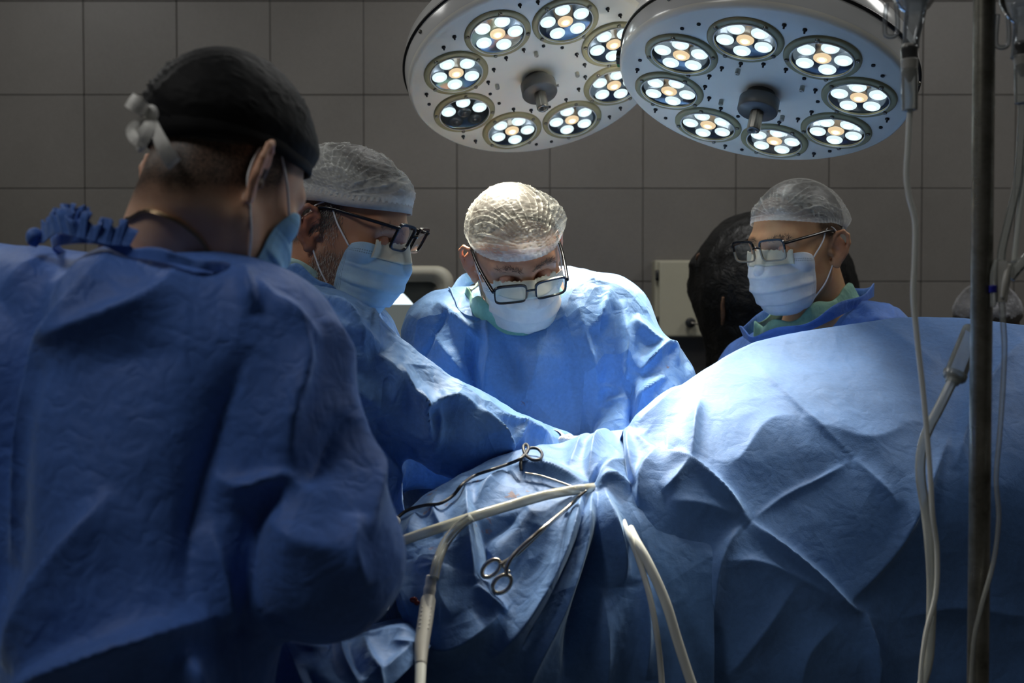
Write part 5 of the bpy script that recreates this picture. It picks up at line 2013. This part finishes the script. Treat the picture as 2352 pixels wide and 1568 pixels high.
folds2 = [
    ([(1440, 990), (1500, 1030), (1577, 1072), (1650, 1130), (1722, 1200)], 18, 0.026, -0.4),
    ([(1722, 1200), (1800, 1262), (1880, 1328), (1945, 1388), (1985, 1408)], 13, 0.024, -0.6),
    ([(1985, 1405), (1996, 1470), (2004, 1560), (2008, 1640)], 10, 0.024, -0.7),
    ([(1945, 1386), (2010, 1310), (2070, 1230), (2130, 1120), (2180, 1000)], 18, 0.020, 0.5),
    ([(1612, 915), (1598, 980), (1585, 1060)], 18, 0.022, -0.6),
    ([(1702, 812), (1790, 890), (1870, 965), (1960, 1050)], 8, 0.005, 0.5),
    ([(1950, 1062), (1880, 1100), (1800, 1140), (1725, 1195)], 8, 0.006, 0.4),
    ([(1960, 1052), (2040, 1130), (2060, 1170)], 12, 0.006),
    ([(1560, 880), (1520, 930), (1455, 985)], 22, 0.012),
    ([(1440, 992), (1452, 1060), (1462, 1120)], 14, 0.022, -0.3),
    ([(1505, 1040), (1478, 1090), (1465, 1170)], 14, 0.018, 0.4),
    ([(1575, 1075), (1545, 1110), (1520, 1130)], 14, 0.014),
    ([(1640, 1060), (1690, 1060), (1760, 975), (1830, 950)], 34, 0.009, -0.4),
    ([(1840, 955), (1930, 990), (2010, 1005), (2110, 960)], 34, 0.008, 0.5),
    ([(1530, 1150), (1600, 1160), (1690, 1190)], 30, 0.012),
    ([(1700, 1210), (1665, 1250), (1640, 1320), (1630, 1450)], 20, 0.018, 0.4),
    ([(1660, 1290), (1740, 1290), (1830, 1330), (1930, 1385)], 22, 0.012, -0.4),
    ([(1830, 1330), (1760, 1430), (1660, 1560)], 34, 0.014, 0.4),
    ([(1500, 1230), (1520, 1350), (1530, 1500)], 26, 0.012),
    ([(1920, 1430), (1850, 1500), (1830, 1600)], 30, 0.012),
    ([(2352, 780), (2290, 850), (2230, 950), (2190, 1080)], 20, 0.014, 0.3),
    ([(2200, 1000), (2240, 1150), (2250, 1250)], 18, 0.010),
    ([(1800, 800), (1900, 830), (2010, 800)], 60, -0.008),
    ([(2020, 740), (2100, 800), (2170, 850)], 18, 0.006),
    ([(1480, 1000), (1530, 1040), (1560, 1015)], 22, -0.014),
    ([(2060, 1420), (2200, 1390), (2380, 1420)], 40, 0.012),
]
d2, S2 = drape("screen_drape", ridge2, ctrl2, [(1432, 990), (1446, 1120), (1470, 1250), (1492, 1400), (1510, 1640)], [(2900, 800), (2900, 1700)], 1640,
               folds2, M['drape2'], "large blue sheet hung high over the anaesthesia screen at the right",
               [(0.006, 0.001), (0.018, -0.006), (0.03, -0.03), (0.04, -0.09), (0.045, -0.2), (0.05, -0.4)], nx=440, ny=240, seed=7, wr=0.0035, wscale=8)

# instrument table cover in the lower left
ridge3 = [(560, 1470, 1.40), (610, 1452, 1.42), (680, 1440, 1.43), (735, 1426, 1.44), (758, 1423, 1.44), (775, 1442, 1.44), (790, 1476, 1.43), (830, 1458, 1.45), (890, 1440, 1.46), (925, 1440, 1.45), (955, 1462, 1.45), (985, 1490, 1.45)]
ctrl3 = [(600, 1560, 1.37), (700, 1520, 1.375), (760, 1560, 1.35), (850, 1540, 1.37), (930, 1520, 1.40), (985, 1600, 1.40), (620, 1640, 1.35), (800, 1640, 1.335), (960, 1640, 1.39)]
folds3 = [
    ([(650, 1452), (660, 1490), (680, 1530), (705, 1590)], 11, 0.014, 0.3),
    ([(760, 1428), (768, 1480), (790, 1530), (825, 1570)], 10, 0.018, 0.3),
    ([(835, 1462), (850, 1510), (870, 1560), (880, 1600)], 14, 0.014, -0.2),
    ([(670, 1482), (700, 1492), (725, 1497), (760, 1490)], 10, 0.008, 0.6),
    ([(700, 1530), (720, 1570), (730, 1620)], 26, -0.016),
    ([(800, 1480), (820, 1520), (840, 1560)], 14, -0.014),
    ([(940, 1488), (910, 1520), (880, 1545), (860, 1550)], 10, 0.010),
    ([(900, 1470), (930, 1485), (960, 1475)], 14, 0.010, 0.4),
]
d3, S3 = drape("table_cover", ridge3, ctrl3, [(560, 1470), (560, 1700)], [(985, 1490), (955, 1520), (905, 1568), (850, 1640)], 1640, folds3, M['drape3'],
               "crumpled blue cover of the low instrument table below the elbow of the person in front",
               [(0.01, -0.001), (0.03, -0.006), (0.06, -0.012), (0.09, -0.014), (0.11, -0.018), (0.12, -0.10), (0.122, -0.3)], nx=180, ny=110, seed=9, wr=0.003, wscale=14)

# ================================================================ instruments and lines on the drape
def simple(name, vf, mat, label, cat, group=None, smooth=True):
    o = part(name, None, vf[0], vf[1], mat, smooth=smooth)
    return tag(o, label, cat, group)


def path(surf, pts, off):
    return [seat(surf, x, y, o if o is not None else off) for x, y, o in [(p[0], p[1], p[2] if len(p) > 2 else None) for p in pts]]


# milky suction tube
simple("suction_tube", tube(path(S1, [(872, 1262, 0.03), (905, 1248), (950, 1232), (1010, 1212, 0.016), (1100, 1182, 0.016), (1180, 1158, 0.018), (1250, 1138, 0.02), (1300, 1128), (1345, 1122, 0.002), (1372, 1118, -0.05)], 0.012), 0.0072, 90, 16),
       M['tubemilk'], "thick milky rubber tube running across the gathered blue sheet", "tube")
# curved clear sucker with ribbed handle
root = tag(empty("surgical_sucker", seat(S1, 988, 1340, 0.02)), "clear curved sucker with a long grey ribbed handle hanging over the sheet", "sucker")
v, f = tube(path(S1, [(1082, 1188, 0.022), (1050, 1212), (1022, 1248), (1005, 1290), (996, 1330)], 0.02), 0.0068, 60, 16)
part("tip_tube", root, v, f, M['tubeclear'])
v, f = tube(path(S1, [(1078, 1192, 0.021), (1046, 1218), (1020, 1252), (1003, 1292), (995, 1328)], 0.02), 0.0025, 60, 8)
part("inner_bore", root, v, f, M['tubemilk'])
a, b, c, e = (seat(S1, 992, 1322, 0.02), P(984, 1375, 1.49), P(968, 1485, 1.425), P(962, 1640, 1.335))
v, f = tube([a, a * 0.5 + b * 0.5, b], [0.0070, 0.0076, 0.0072, 0.0082, 0.0075, 0.0085], 26, 18)
part("connector", root, v, f, M['plasticwhite'])
dirv = (c - b) / np.linalg.norm(c - b)
v, f = tube([b - dirv * 0.001, b + dirv * 0.004, b * 0.5 + c * 0.5, c, c + (e - c) * 0.3], [0.0080, 0.0100, 0.0100, 0.0094, 0.0072], 40, 4 * 5)
part("grip", root, v, f, M['plasticgrey'])
sidev = np.cross(dirv, [0, 1, 0])
sidev /= np.linalg.norm(sidev)
for k in range(6):
    m = b + (c - b) * (0.18 + 0.085 * k) + np.array([0, -0.0098, 0.002])
    v, f = tube([m - sidev * 0.0065, m + sidev * 0.0065], 0.0017, 4, 8)
    part("grip_rib", root, v, f, M['plasticwhite'])
v, f = tube([c + (e - c) * 0.2, c + (e - c) * 0.6, e], [0.0074, 0.0066, 0.0062], 24, 16)
part("tail_hose", root, v, f, M['tubewhite'])

# black diathermy cord with a loop
pts = path(S1, [(905, 1195), (935, 1172), (975, 1160), (1010, 1156), (1040, 1138), (1062, 1112), (1090, 1092), (1130, 1078), (1165, 1066), (1192, 1055, 0.010), (1208, 1042, 0.022), (1214, 1028, 0.03), (1208, 1020, 0.034), (1202, 1026, 0.03), (1206, 1042, 0.02), (1222, 1055, 0.012), (1240, 1054, 0.010), (1245, 1042, 0.014), (1234, 1030, 0.02), (1215, 1030, 0.02), (1202, 1046, 0.010), (1196, 1062, 0.005), (1197, 1080)], 0.005)
simple("cautery_cord", tube(pts, 0.0025, 220, 10), M['cord'], "black cable with a small loop lying on the lit sheet", "cable")
pts = path(S1, [(1205, 1086), (1240, 1092), (1280, 1105), (1315, 1118), (1325, 1124)], 0.004)
simple("retractor_wire", tube(pts, 0.0018, 60, 8), M['steel'], "thin bent metal wire beside the gather of the sheet", "wire")

# towel forceps with ring handles
root = tag(empty("forceps", seat(S1, 1150, 1310, 0.01)), "steel ring-handled forceps clamped on the gathered blue sheet", "forceps")
J = seat(S1, 1330, 1140, 0.012)
r1c, r2c = (1128, 1305), (1153, 1341)
def ringpts(c, ax, ay, ang, off):
    out = []
    for k in range(25):
        t = k / 24 * 2 * math.pi
        x = ax * math.cos(t)
        y = ay * math.sin(t)
        ca, sa = math.cos(ang), math.sin(ang)
        out.append((c[0] + x * ca - y * sa, c[1] + x * sa + y * ca))
    ds = seat(S1, c[0], c[1], off)
    d0 = project(ds[None])[2][0]
    return [P(x, y, d0) for x, y in out]
rp = [ringpts(r1c, 25, 15, -0.75, 0.02), ringpts(r2c, 25, 17, -0.75, 0.02)]
dA = project(np.array(rp[0]))[2].mean()
dB = project(np.array(rp[1]))[2].mean()
for ring, (sx, sy), dr, kx in ((rp[0], (1147, 1296), dA, 4), (rp[1], (1164, 1322), dB, -4)):
    v1 = tube(ring, 0.0029, 48, 10, raw=False, caps=False)
    v2 = tube([P(sx, sy, dr), P(1158 if kx > 0 else 1165, 1292 if kx > 0 else 1300, dr), P(1190 + kx, 1268, dr + 0.004), P(1250 + kx * 0.5, 1212, dr + 0.012), P(1310, 1160, 1.60), J, P(1348, 1126, project(J[None])[2][0])],
              [0.0032, 0.0034, 0.0032, 0.0028, 0.0027, 0.0026, 0.0014], 60, 10)
    v, f = join(v1, v2)
    part("forceps_arm", root, v, f, M['steel'])
v, f = tube([P(1152, 1297, dA), P(1162, 1306, 0.5 * (dA + dB)), P(1170, 1314, dB)], 0.0024, 12, 8)
part("ratchet", root, v, f, M['steel'])
v, f = ball(P(1300, 1169, 1.60), 0.0036, 12, 8)
part("pivot", root, v, f, M['steel'])

# the two hoses leaving downwards on the right of the gather
simple("thin_hose", tube(path(S1, [(1418, 1160, -0.10), (1430, 1192, -0.045), (1444, 1228, 0.010), (1465, 1280), (1490, 1360), (1508, 1450), (1518, 1540), (1524, 1635)], 0.03), 0.0042, 90, 12),
       M['tubewhite'], "thinner of two pale hoses hanging down beside the forceps gather", "tube")
simple("thick_hose", tube(path(S1, [(1424, 1160, -0.10), (1438, 1194, -0.05), (1456, 1234, 0.014), (1490, 1295), (1528, 1380), (1556, 1470), (1582, 1550), (1612, 1635)], 0.040), 0.0070, 90, 14),
       M['tubewhite'], "thicker grey hose hanging down right of the gather in front of the sheet", "tube")
# small things
v, f = tube(path(S1, [(893, 1225, 0.02), (893, 1205, 0.028), (901, 1194, 0.032), (911, 1198, 0.03), (908, 1214, 0.02)], 0.02), [0.005, 0.0065, 0.0075, 0.0065, 0.004], 40, 12, 0.7)
simple("hose_clip", (v, f), M['plasticwhite'], "small pale plastic clip at the sheet's left edge by the nearest blue sleeve", "clip")
v1 = ball(seat(S1, 950, 1377, 0.003), (0.0055, 0.003, 0.0040), 12, 8)
v2 = ball(seat(S1, 958, 1384, 0.003), (0.0042, 0.003, 0.0036), 12, 8)
simple("tissue_fragment", join(v1, v2), M['blood'], "tiny dark red clot stuck low on the blue sheet", "clot")
v1 = tube([P(838, 1400, 1.475), P(865, 1389, 1.47), P(878, 1395, 1.47), P(886, 1396, 1.47)], [0.001, 0.0028, 0.002, 0.0035], 24, 8)
simple("scalpel_handle", v1, M['cord'], "dark pointed instrument lying on the low instrument table", "instrument")
v, f = box((0, 0, 0), (1, 1, 1), 0.12)
pa, pb = P(838, 1403, 1.485), P(892, 1404, 1.485)
v = v * np.array([pb[0] - pa[0], 0.03, 0.004]) + pa
simple("gauze_strip", (v, f), M['gauze'], "narrow white gauze strip under the dark instrument", "gauze")
rg = np.random.default_rng(4)
gv = []
for k in range(9):
    q = P(1296 + 5 * k, 1013 - 2 * math.sin(k), 1.86) + np.array([0, 0, 0.001])
    bv, bf = ball(q, rg.uniform(0.006, 0.010, 3), 10, 8)
    bv = bv + 0.0015 * np.stack([vnoise(bv * 300, 3), vnoise(bv * 300, 4), vnoise(bv * 300, 5)], -1)
    gv.append((bv, bf))
simple("gauze_swab", join(*gv), M['gauze'], "crumpled white gauze swab glowing at the operating field", "gauze")

# ================================================================ drip stand, bags and lines
root = tag(empty("drip_stand", P(2256, 784, 1.42) * np.array([1, 1, 0])), "tall worn steel drip stand pole at the right edge", "drip stand")
base = np.array(root.location)
pv = P(2256, 784, 1.42)
v, f = tube([(pv[0], pv[1], 0.06), (pv[0] - 0.001, pv[1], 1.2), (pv[0] - 0.002, pv[1], 2.06)], 0.0131, 60, 24)
part("pole", root, v, f, M['pole'])
for k in range(5):
    a = k * 2 * math.pi / 5 + 0.3
    e = np.array([math.cos(a) * 0.27, math.sin(a) * 0.27, 0])
    v, f = tube([base + [0, 0, 0.085], base + e * 0.6 + [0, 0, 0.075], base + e + [0, 0, 0.06]], [0.018, 0.014, 0.012], 12, 10)
    part("base_leg", root, v, f, M['pole'])
    v, f = ball(base + e + [0, 0, 0.027], (0.027, 0.027, 0.027), 14, 10)
    part("caster", root, v, f, M['cord'])
top = np.array([pv[0] - 0.002, pv[1], 2.05])
bagA, bagB = P(2098, -60, 1.40), P(2338, -60, 1.40)
for bg in (bagA, bagB):
    h = np.array([bg[0], bg[1], 2.10])
    v, f = tube([top, top * 0.5 + h * 0.5 + [0, 0, 0.02], h, h + np.array([0.012 * np.sign(h[0] - top[0]), 0, 0.012])], 0.004, 30, 10)
    part("hook", root, v, f, M['steel'])


def iv_bag(bg, label, x0, x1, ybot, seed):
    """pillow-shaped clear bag hanging from the hook, sealed lower edge with a loop tab and a port"""
    cz = P(0, ybot, 1.40)[2]
    zt = 2.095
    hw = (x1 - x0) / FPX * 1.40 / 2
    cx = P((x0 + x1) / 2, 0, 1.40)[0]
    yb = bg[1]
    nu, nv = 40, 44
    u = np.arange(nu) / nu * 2 * math.pi
    t = np.linspace(0, 1, nv)
    U, T = np.meshgrid(u, t, indexing='ij')
    wid = hw * (0.30 + 0.70 * np.clip(T / 0.16, 0, 1) ** 0.6) * np.where(T > 0.93, 0.86, 1.0)
    th = 0.030 * np.sin(np.clip(T, 0.03, 0.97) * math.pi) ** 0.5 * np.clip(1.25 - T, 0.25, 1) + 0.0015
    X = cx + wid * np.sign(np.cos(U)) * np.abs(np.cos(U)) ** 0.8
    Yy = yb + th * np.sin(U)
    Z = cz + (zt - cz) * T
    V = np.stack([X, Yy, Z], -1).reshape(-1, 3)
    V = V + 0.003 * np.stack([vnoise(V * 40, seed), vnoise(V * 40, seed + 1), 0 * V[:, 0]], -1)
    rt = tag(empty("infusion_bag", (cx, yb, cz)), label, "infusion bag", "infusion bags on the drip stand")
    part("pouch", rt, V, grid_faces(nu, nv, True, True), M['bagclear'])
    zz = cz - 0.008
    xl = P(x0 + 14, 0, 1.40)[0]
    c = [(xl - 0.006, yb, cz + 0.012), (xl - 0.008, yb, zz - 0.012), (xl - 0.004, yb, zz - 0.020), (xl + 0.006, yb, zz - 0.018), (xl + 0.008, yb, zz - 0.004), (xl + 0.006, yb, cz + 0.012)]
    v, f = tube(c, 0.0030, 40, 8)
    part("hang_tab", rt, v, f, M['bagclear'])
    v, f = tube([(cx + 0.002, yb, cz + 0.025), (cx + 0.001, yb, cz), (cx - 0.003, yb, cz - 0.030), (cx - 0.004, yb, cz - 0.042)], [0.016, 0.013, 0.010, 0.0105], 24, 16)
    part("port", rt, v, f, M['bagclear'])
    v, f = tube([(cx - 0.012, yb, zt - 0.02), (cx - 0.004, yb, zt + 0.01), (cx + 0.004, yb, zt + 0.01), (cx + 0.012, yb, zt - 0.02)], 0.0018, 16, 8)
    part("hanger_loop", rt, v, f, M['plasticwhite'])
    return rt, np.array([cx - 0.004, yb, cz - 0.042])


ra, ea = iv_bag(bagA, "clear infusion bag hanging beside the front lamp", 2034, 2166, 30, 2)
rb, eb = iv_bag(bagB, "clear infusion bag cut by the right picture edge", 2290, 2412, 55, 6)


def drip(label, chamber, tubepts, r, spike=True, mat='tubewhite'):
    rt = tag(empty("drip_line", P(*chamber[1])), label, "drip line", "drip lines at the right")
    a, b = P(*chamber[0]), P(*chamber[1])
    ab = b - a
    if spike:
        v, f = tube([a - ab * 0.62, a - ab * 0.28, a - ab * 0.24, a], [0.0085, 0.0080, 0.0105, 0.0095], 24, 16)
        part("spike", rt, v, f, M['plasticgrey'])
        v, f = tube([a - ab * 0.55, a - ab * 0.5, a - ab * 0.35, a - ab * 0.2], [0.0102, 0.0105, 0.0098, 0.0102], 12, 16)
        part("rubber_sleeve", rt, v, f, M['liquid'])
    v, f = tube([a, a + ab * 0.05, a + ab * 0.9, b - ab * 0.02, b], [0.0085, 0.0098, 0.0096, 0.0088, 0.0050], 30, 20)
    part("drip_chamber", rt, v, f, M['tubeclear'])
    v, f = tube([a + ab * 0.02, a + ab * 0.12, a + ab * 0.3], [0.0078, 0.0072, 0.002], 12, 14)
    part("filter_cap", rt, v, f, M['liquid'])
    v, f = tube([P(*q) for q in tubepts], r, 140, 12)
    part("line", rt, v, f, M[mat])
    return rt


drip("drip chamber and thin line falling in front of the front lamp's right rim", ((2089, 160, 1.40), (2090, 254, 1.40)),
     [(2090, 250, 1.40), (2086, 330, 1.40), (2082, 400, 1.40), (2088, 450, 1.40), (2102, 510, 1.40), (2101, 600, 1.40), (2098, 680, 1.40), (2107, 780, 1.40), (2118, 880, 1.40), (2128, 980, 1.40), (2136, 1080, 1.40), (2142, 1180, 1.40), (2152, 1260, 1.41), (2150, 1360, 1.41), (2128, 1450, 1.41), (2116, 1540, 1.41), (2112, 1640, 1.41)],
     [0.0036, 0.0036, 0.0036, 0.0032, 0.0030, 0.0028])
drip("drip chamber and line at the right picture edge passing the grey clamp", ((2348, 150, 1.40), (2349, 238, 1.40)),
     [(2349, 236, 1.40), (2344, 330, 1.40), (2336, 420, 1.40), (2318, 500, 1.40), (2302, 570, 1.40), (2298, 610, 1.40)], 0.0050, mat='tubeclear')
# Y junction with its clamp and branches
root = tag(empty("line_junction", P(2302, 645, 1.40)), "grey plastic junction clamp joining the lines right of the pole", "line clamp")
a, b = P(2304, 600, 1.40), P(2300, 694, 1.40)
v, f = tube([a, a * 0.8 + b * 0.2, a * 0.2 + b * 0.8, b], [0.0110, 0.0112, 0.0085, 0.0075], 20, 4)
part("clamp_body", root, v, f, M['plasticgrey'], smooth=False)
v, f = tube([P(2317, 606, 1.392), P(2308, 650, 1.390), P(2303, 684, 1.392)], [0.003, 0.004, 0.003], 16, 8)
part("roller_rail", root, v, f, M['plasticwhite'])
v, f = tube([P(2281, 655, 1.40), P(2281, 672, 1.40)], 0.0050, 6, 12)
part("blue_valve", root, v, f, M['plasticblue'])
v, f = tube([P(2330, 600, 1.40), P(2336, 540, 1.40), P(2348, 440, 1.40), P(2365, 330, 1.40)], 0.0034, 50, 12)
part("branch_line", root, v, f, M['tubewhite'])
v, f = tube([P(2318, 636, 1.40), P(2340, 610, 1.40), P(2370, 585, 1.40)], 0.0075, 30, 14)
part("side_port", root, v, f, M['tubeclear'])
v, f = tube([P(2290, 596, 1.40), P(2283, 630, 1.40), P(2283, 680, 1.40), P(2280, 705, 1.40)], [0.0035, 0.0045, 0.0045, 0.003], 24, 12)
part("flow_port", root, v, f, M['tubeclear'])
v, f = tube([P(2301, 690, 1.40), P(2304, 740, 1.40), P(2307, 800, 1.40), P(2303, 900, 1.40), P(2296, 1000, 1.40), P(2288, 1100, 1.40), P(2294, 1190, 1.40), P(2282, 1290, 1.40), P(2255, 1390, 1.39), P(2236, 1480, 1.39), P(2228, 1640, 1.39)], [0.0038, 0.0032, 0.0030, 0.0028, 0.0026], 120, 12)
part("outlet_line", root, v, f, M['tubeclear'])
# wide clear line with flared connector, hanging in front of the screen sheet
root = tag(empty("suction_line", P(2190, 880, 1.45)), "wide clear line with a flared connector crossing behind the drip stand", "tube")
a, b = P(2236, 755, 1.47), P(2186, 880, 1.45)
v, f = tube([a, a + (b - a) * 0.1, a + (b - a) * 0.86, a + (b - a) * 0.9, b], [0.0125, 0.0135, 0.0140, 0.0110, 0.0085], 40, 20)
part("flared_connector", root, v, f, M['tubeclear'])
v, f = tube([a + (b - a) * 0.82, a + (b - a) * 0.9], [0.0155, 0.0150], 6, 20)
part("connector_collar", root, v, f, M['tubeclear'])
v, f = tube([b + (a - b) * 0.1, P(2158, 935, 1.45), P(2130, 990, 1.45), P(2116, 1040, 1.45), P(2115, 1100, 1.45), P(2126, 1170, 1.45), P(2135, 1250, 1.44), P(2140, 1340, 1.44), P(2138, 1440, 1.44), P(2132, 1520, 1.44), P(2110, 1600, 1.44), P(2098, 1660, 1.44)], [0.0066, 0.0064, 0.0060, 0.0058], 140, 16)
part("line", root, v, f, M['tubehalf'])

# ================================================================ things along the back wall
# video monitor on its trolley
md = 3.05
cx, cz = P(815, 800, md)[0], P(815, 800, md)[2]
ym = P(815, 800, md)[1]
root = tag(empty("monitor", (cx, ym + 0.2, cz - 0.27)), "beige video monitor with a bright round picture behind the person in profile", "monitor")
kx = md / FPX
hw = 225 * kx
ht = 190 * kx
hb = 215 * kx


def rrect(hx, z0, z1, r, n=10):
    pts = []
    for (sx, zc, a0) in ((1, z1, 0), (-1, z1, 90), (-1, z0, 180), (1, z0, 270)):
        for k in range(n):
            a = math.radians(a0 + 90 * k / (n - 1))
            ccx = sx * (hx - r)
            ccz = (zc - r) if zc == z1 else (zc + r)
            pts.append((ccx + r * math.cos(a), ccz + r * math.sin(a)))
    return pts


def loft(rings, cap0=True, cap1=True):
    n = len(rings[0])
    v = np.concatenate([np.array(r, float) for r in rings])
    f = []
    for k in range(len(rings) - 1):
        for i in range(n):
            f.append((k * n + i, k * n + (i + 1) % n, (k + 1) * n + (i + 1) % n, (k + 1) * n + i))
    if cap0:
        f.append(tuple(range(n))[::-1])
    if cap1:
        f.append(tuple((len(rings) - 1) * n + i for i in range(n)))
    return v, f


def ring3(pts, y):
    return [(cx + x, y, cz + z) for x, z in pts]


v, f = loft([ring3(rrect(hw - 36 * kx, -hb + 34 * kx, ht - 38 * kx, 0.022), ym + 0.012), ring3(rrect(hw - 20 * kx, -hb + 18 * kx, ht - 22 * kx, 0.035), ym - 0.004), ring3(rrect(hw - 10 * kx, -hb + 9 * kx, ht - 10 * kx, 0.04), ym - 0.006),
             ring3(rrect(hw, -hb, ht, 0.045), ym + 0.012), ring3(rrect(hw, -hb, ht, 0.045), ym + 0.06), ring3(rrect(hw * 0.85, -hb * 0.85, ht * 0.85, 0.045), ym + 0.22), ring3(rrect(hw * 0.6, -hb * 0.55, ht * 0.5, 0.04), ym + 0.38)], False, True)
part("casing", root, v, f, M['beige'])
v, f = loft([ring3(rrect(hw - 35 * kx, -hb + 33 * kx, ht - 37 * kx, 0.022), ym + 0.011), ring3(rrect(hw - 60 * kx, -hb + 60 * kx, ht - 60 * kx, 0.03), ym + 0.006)], False, True)
scr = part("screen", root, v, [q[::-1] for q in f], M['screen'])
R0 = 168 * kx
zc = (800 - 699) * kx
pts = []
a0 = math.asin(zc / R0)
for k in range(41):
    a = a0 + (math.pi - 2 * a0) * k / 40
    pts.append((cx + R0 * math.cos(a), ym + 0.0045, cz + R0 * math.sin(a)))
part("lit_picture", root, pts, [tuple(range(41))], M['screenlit'], scr, smooth=False)
pts = []
for k in range(61):
    a = math.pi - a0 + (math.pi + 2 * a0) * k / 60
    pts.append((cx + R0 * math.cos(a), ym + 0.0045, max(cz + R0 * math.sin(a), cz - hb + 62 * kx)))
part("grey_picture", root, pts, [tuple(range(61))], M['screengrey'], scr, smooth=False)
root2 = tag(empty("monitor_trolley", (cx, ym + 0.2, 0)), "grey trolley carrying the video monitor", "trolley")
v, f = box((cx - 0.28, ym - 0.02, cz - hb - 0.03), (cx + 0.28, ym + 0.40, cz - hb - 0.001), 0.006)
part("top_shelf", root2, v, f, M['plasticgrey'], smooth=False)
v, f = box((cx - 0.28, ym - 0.02, 0.22), (cx + 0.28, ym + 0.40, 0.25), 0.006)
part("lower_shelf", root2, v, f, M['plasticgrey'], smooth=False)
for sx in (-1, 1):
    for yy in (ym + 0.01, ym + 0.37):
        v, f = tube([(cx + sx * 0.255, yy, 0.03), (cx + sx * 0.255, yy, cz - hb - 0.02)], 0.014, 4, 12)
        part("leg", root2, v, f, M['pole'])
        v, f = ball((cx + sx * 0.255, yy, 0.03), 0.03, 12, 8)
        part("caster", root2, v, f, M['cord'])

# wall cabinet
cd = 3.58
a, b = P(1514, 600, cd), P(1760, 772, cd)
root = tag(empty("wall_cabinet", (a[0], WALL_Y - 0.01, b[2])), "cream metal wall cabinet with a round black knob", "wall cabinet")
v, f = box((a[0] - 0.012, a[1] + 0.012, b[2] - 0.004), (b[0], WALL_Y - 0.0095, a[2] + 0.004), 0.003)
part("body", root, v, f, M['cabinet'], smooth=False)
v, f = box((a[0], a[1] - 0.006, b[2]), (b[0] - 0.004, a[1] + 0.011, a[2]), 0.004)
dr = part("door", root, v, f, M['cabinet'], smooth=False)
for y0, y1 in ((620, 644), (727, 750)):
    t0, t1 = P(1510, y0, cd), P(1510, y1, cd)
    v, f = tube([t0 + [0, 0.004, 0], t1 + [0, 0.004, 0]], 0.0062, 4, 12)
    part("hinge", root, v, f, M['hinge'])
kb = P(1584, 741, cd)
v, f = tube([kb + [0, -0.004, 0], kb + [0, -0.010, 0], kb + [0, -0.012, 0], kb + [0, -0.024, 0], kb + [0, -0.027, 0]], [0.011, 0.011, 0.0165, 0.016, 0.012], 16, 24)
part("knob", root, v, f, M['hinge'], dr)
v, f = tube([kb + [0.0, -0.028, 0], kb + [0.03, -0.03, -0.004], kb + [0.045, -0.03, -0.006]], [0.003, 0.004, 0.0025], 12, 8)
part("key", root, v, f, M['steel'], dr)
# black plastic over tall equipment
bd = 2.95
Fb = Field(np.arange(0.40, 1.10, 0.011), np.arange(2.65, 3.35, 0.011), np.arange(0.0, 1.75, 0.011))
Fb.ell(P(1775, 640, bd), (0.205, 0.17, 0.155), 0.03)
Fb.ell(P(1730, 590, bd), (0.115, 0.13, 0.100), 0.05)
Fb.caps(P(1660, 606, bd - 0.02), P(1584, 607, bd - 0.03), 0.045, 0.010, 0.03)
Fb.caps(P(1775, 700, bd), P(1782, 860, bd), 0.205, 0.155, 0.06)
Fb.caps(P(1782, 860, bd), down(P(1782, 860, bd), 0.10), 0.155, 0.17, 0.06)
Fb.V[:, :, 0] = 0.05
v, q = Fb.mesh(2)
n = normals(v, q)
v = v + n * (0.014 * crumple(v * np.array([1, 1, 0.7]), 8, 61, 4))[:, None]
v[:, 2] = np.maximum(v[:, 2], 0.001)
root = tag(empty("covered_equipment", down(P(1780, 860, bd), 0)), "tall equipment wrapped in crumpled black plastic behind the right-hand person", "covered equipment")
part("plastic_cover", root, v, q, M['bag'])
def onbag(x, y):
    X, Y, D = project(v)
    m = (np.abs(X - x) < 12) & (np.abs(Y - y) < 12)
    return P(x, y, (D[m].min() if m.any() else bd - 0.2) - 0.002)
tv, tf = tube([onbag(1661, 682), onbag(1660, 700), onbag(1661, 722), onbag(1659, 746)], [0.003, 0.005, 0.006, 0.003], 24, 8)
part("tape_strip", root, tv, tf, M['rust'])
tv, tf = tube([onbag(1600, 596), onbag(1602, 588), onbag(1606, 582)], [0.003, 0.004, 0.002], 10, 8)
part("tape_strip", root, tv, tf, M['rust'])
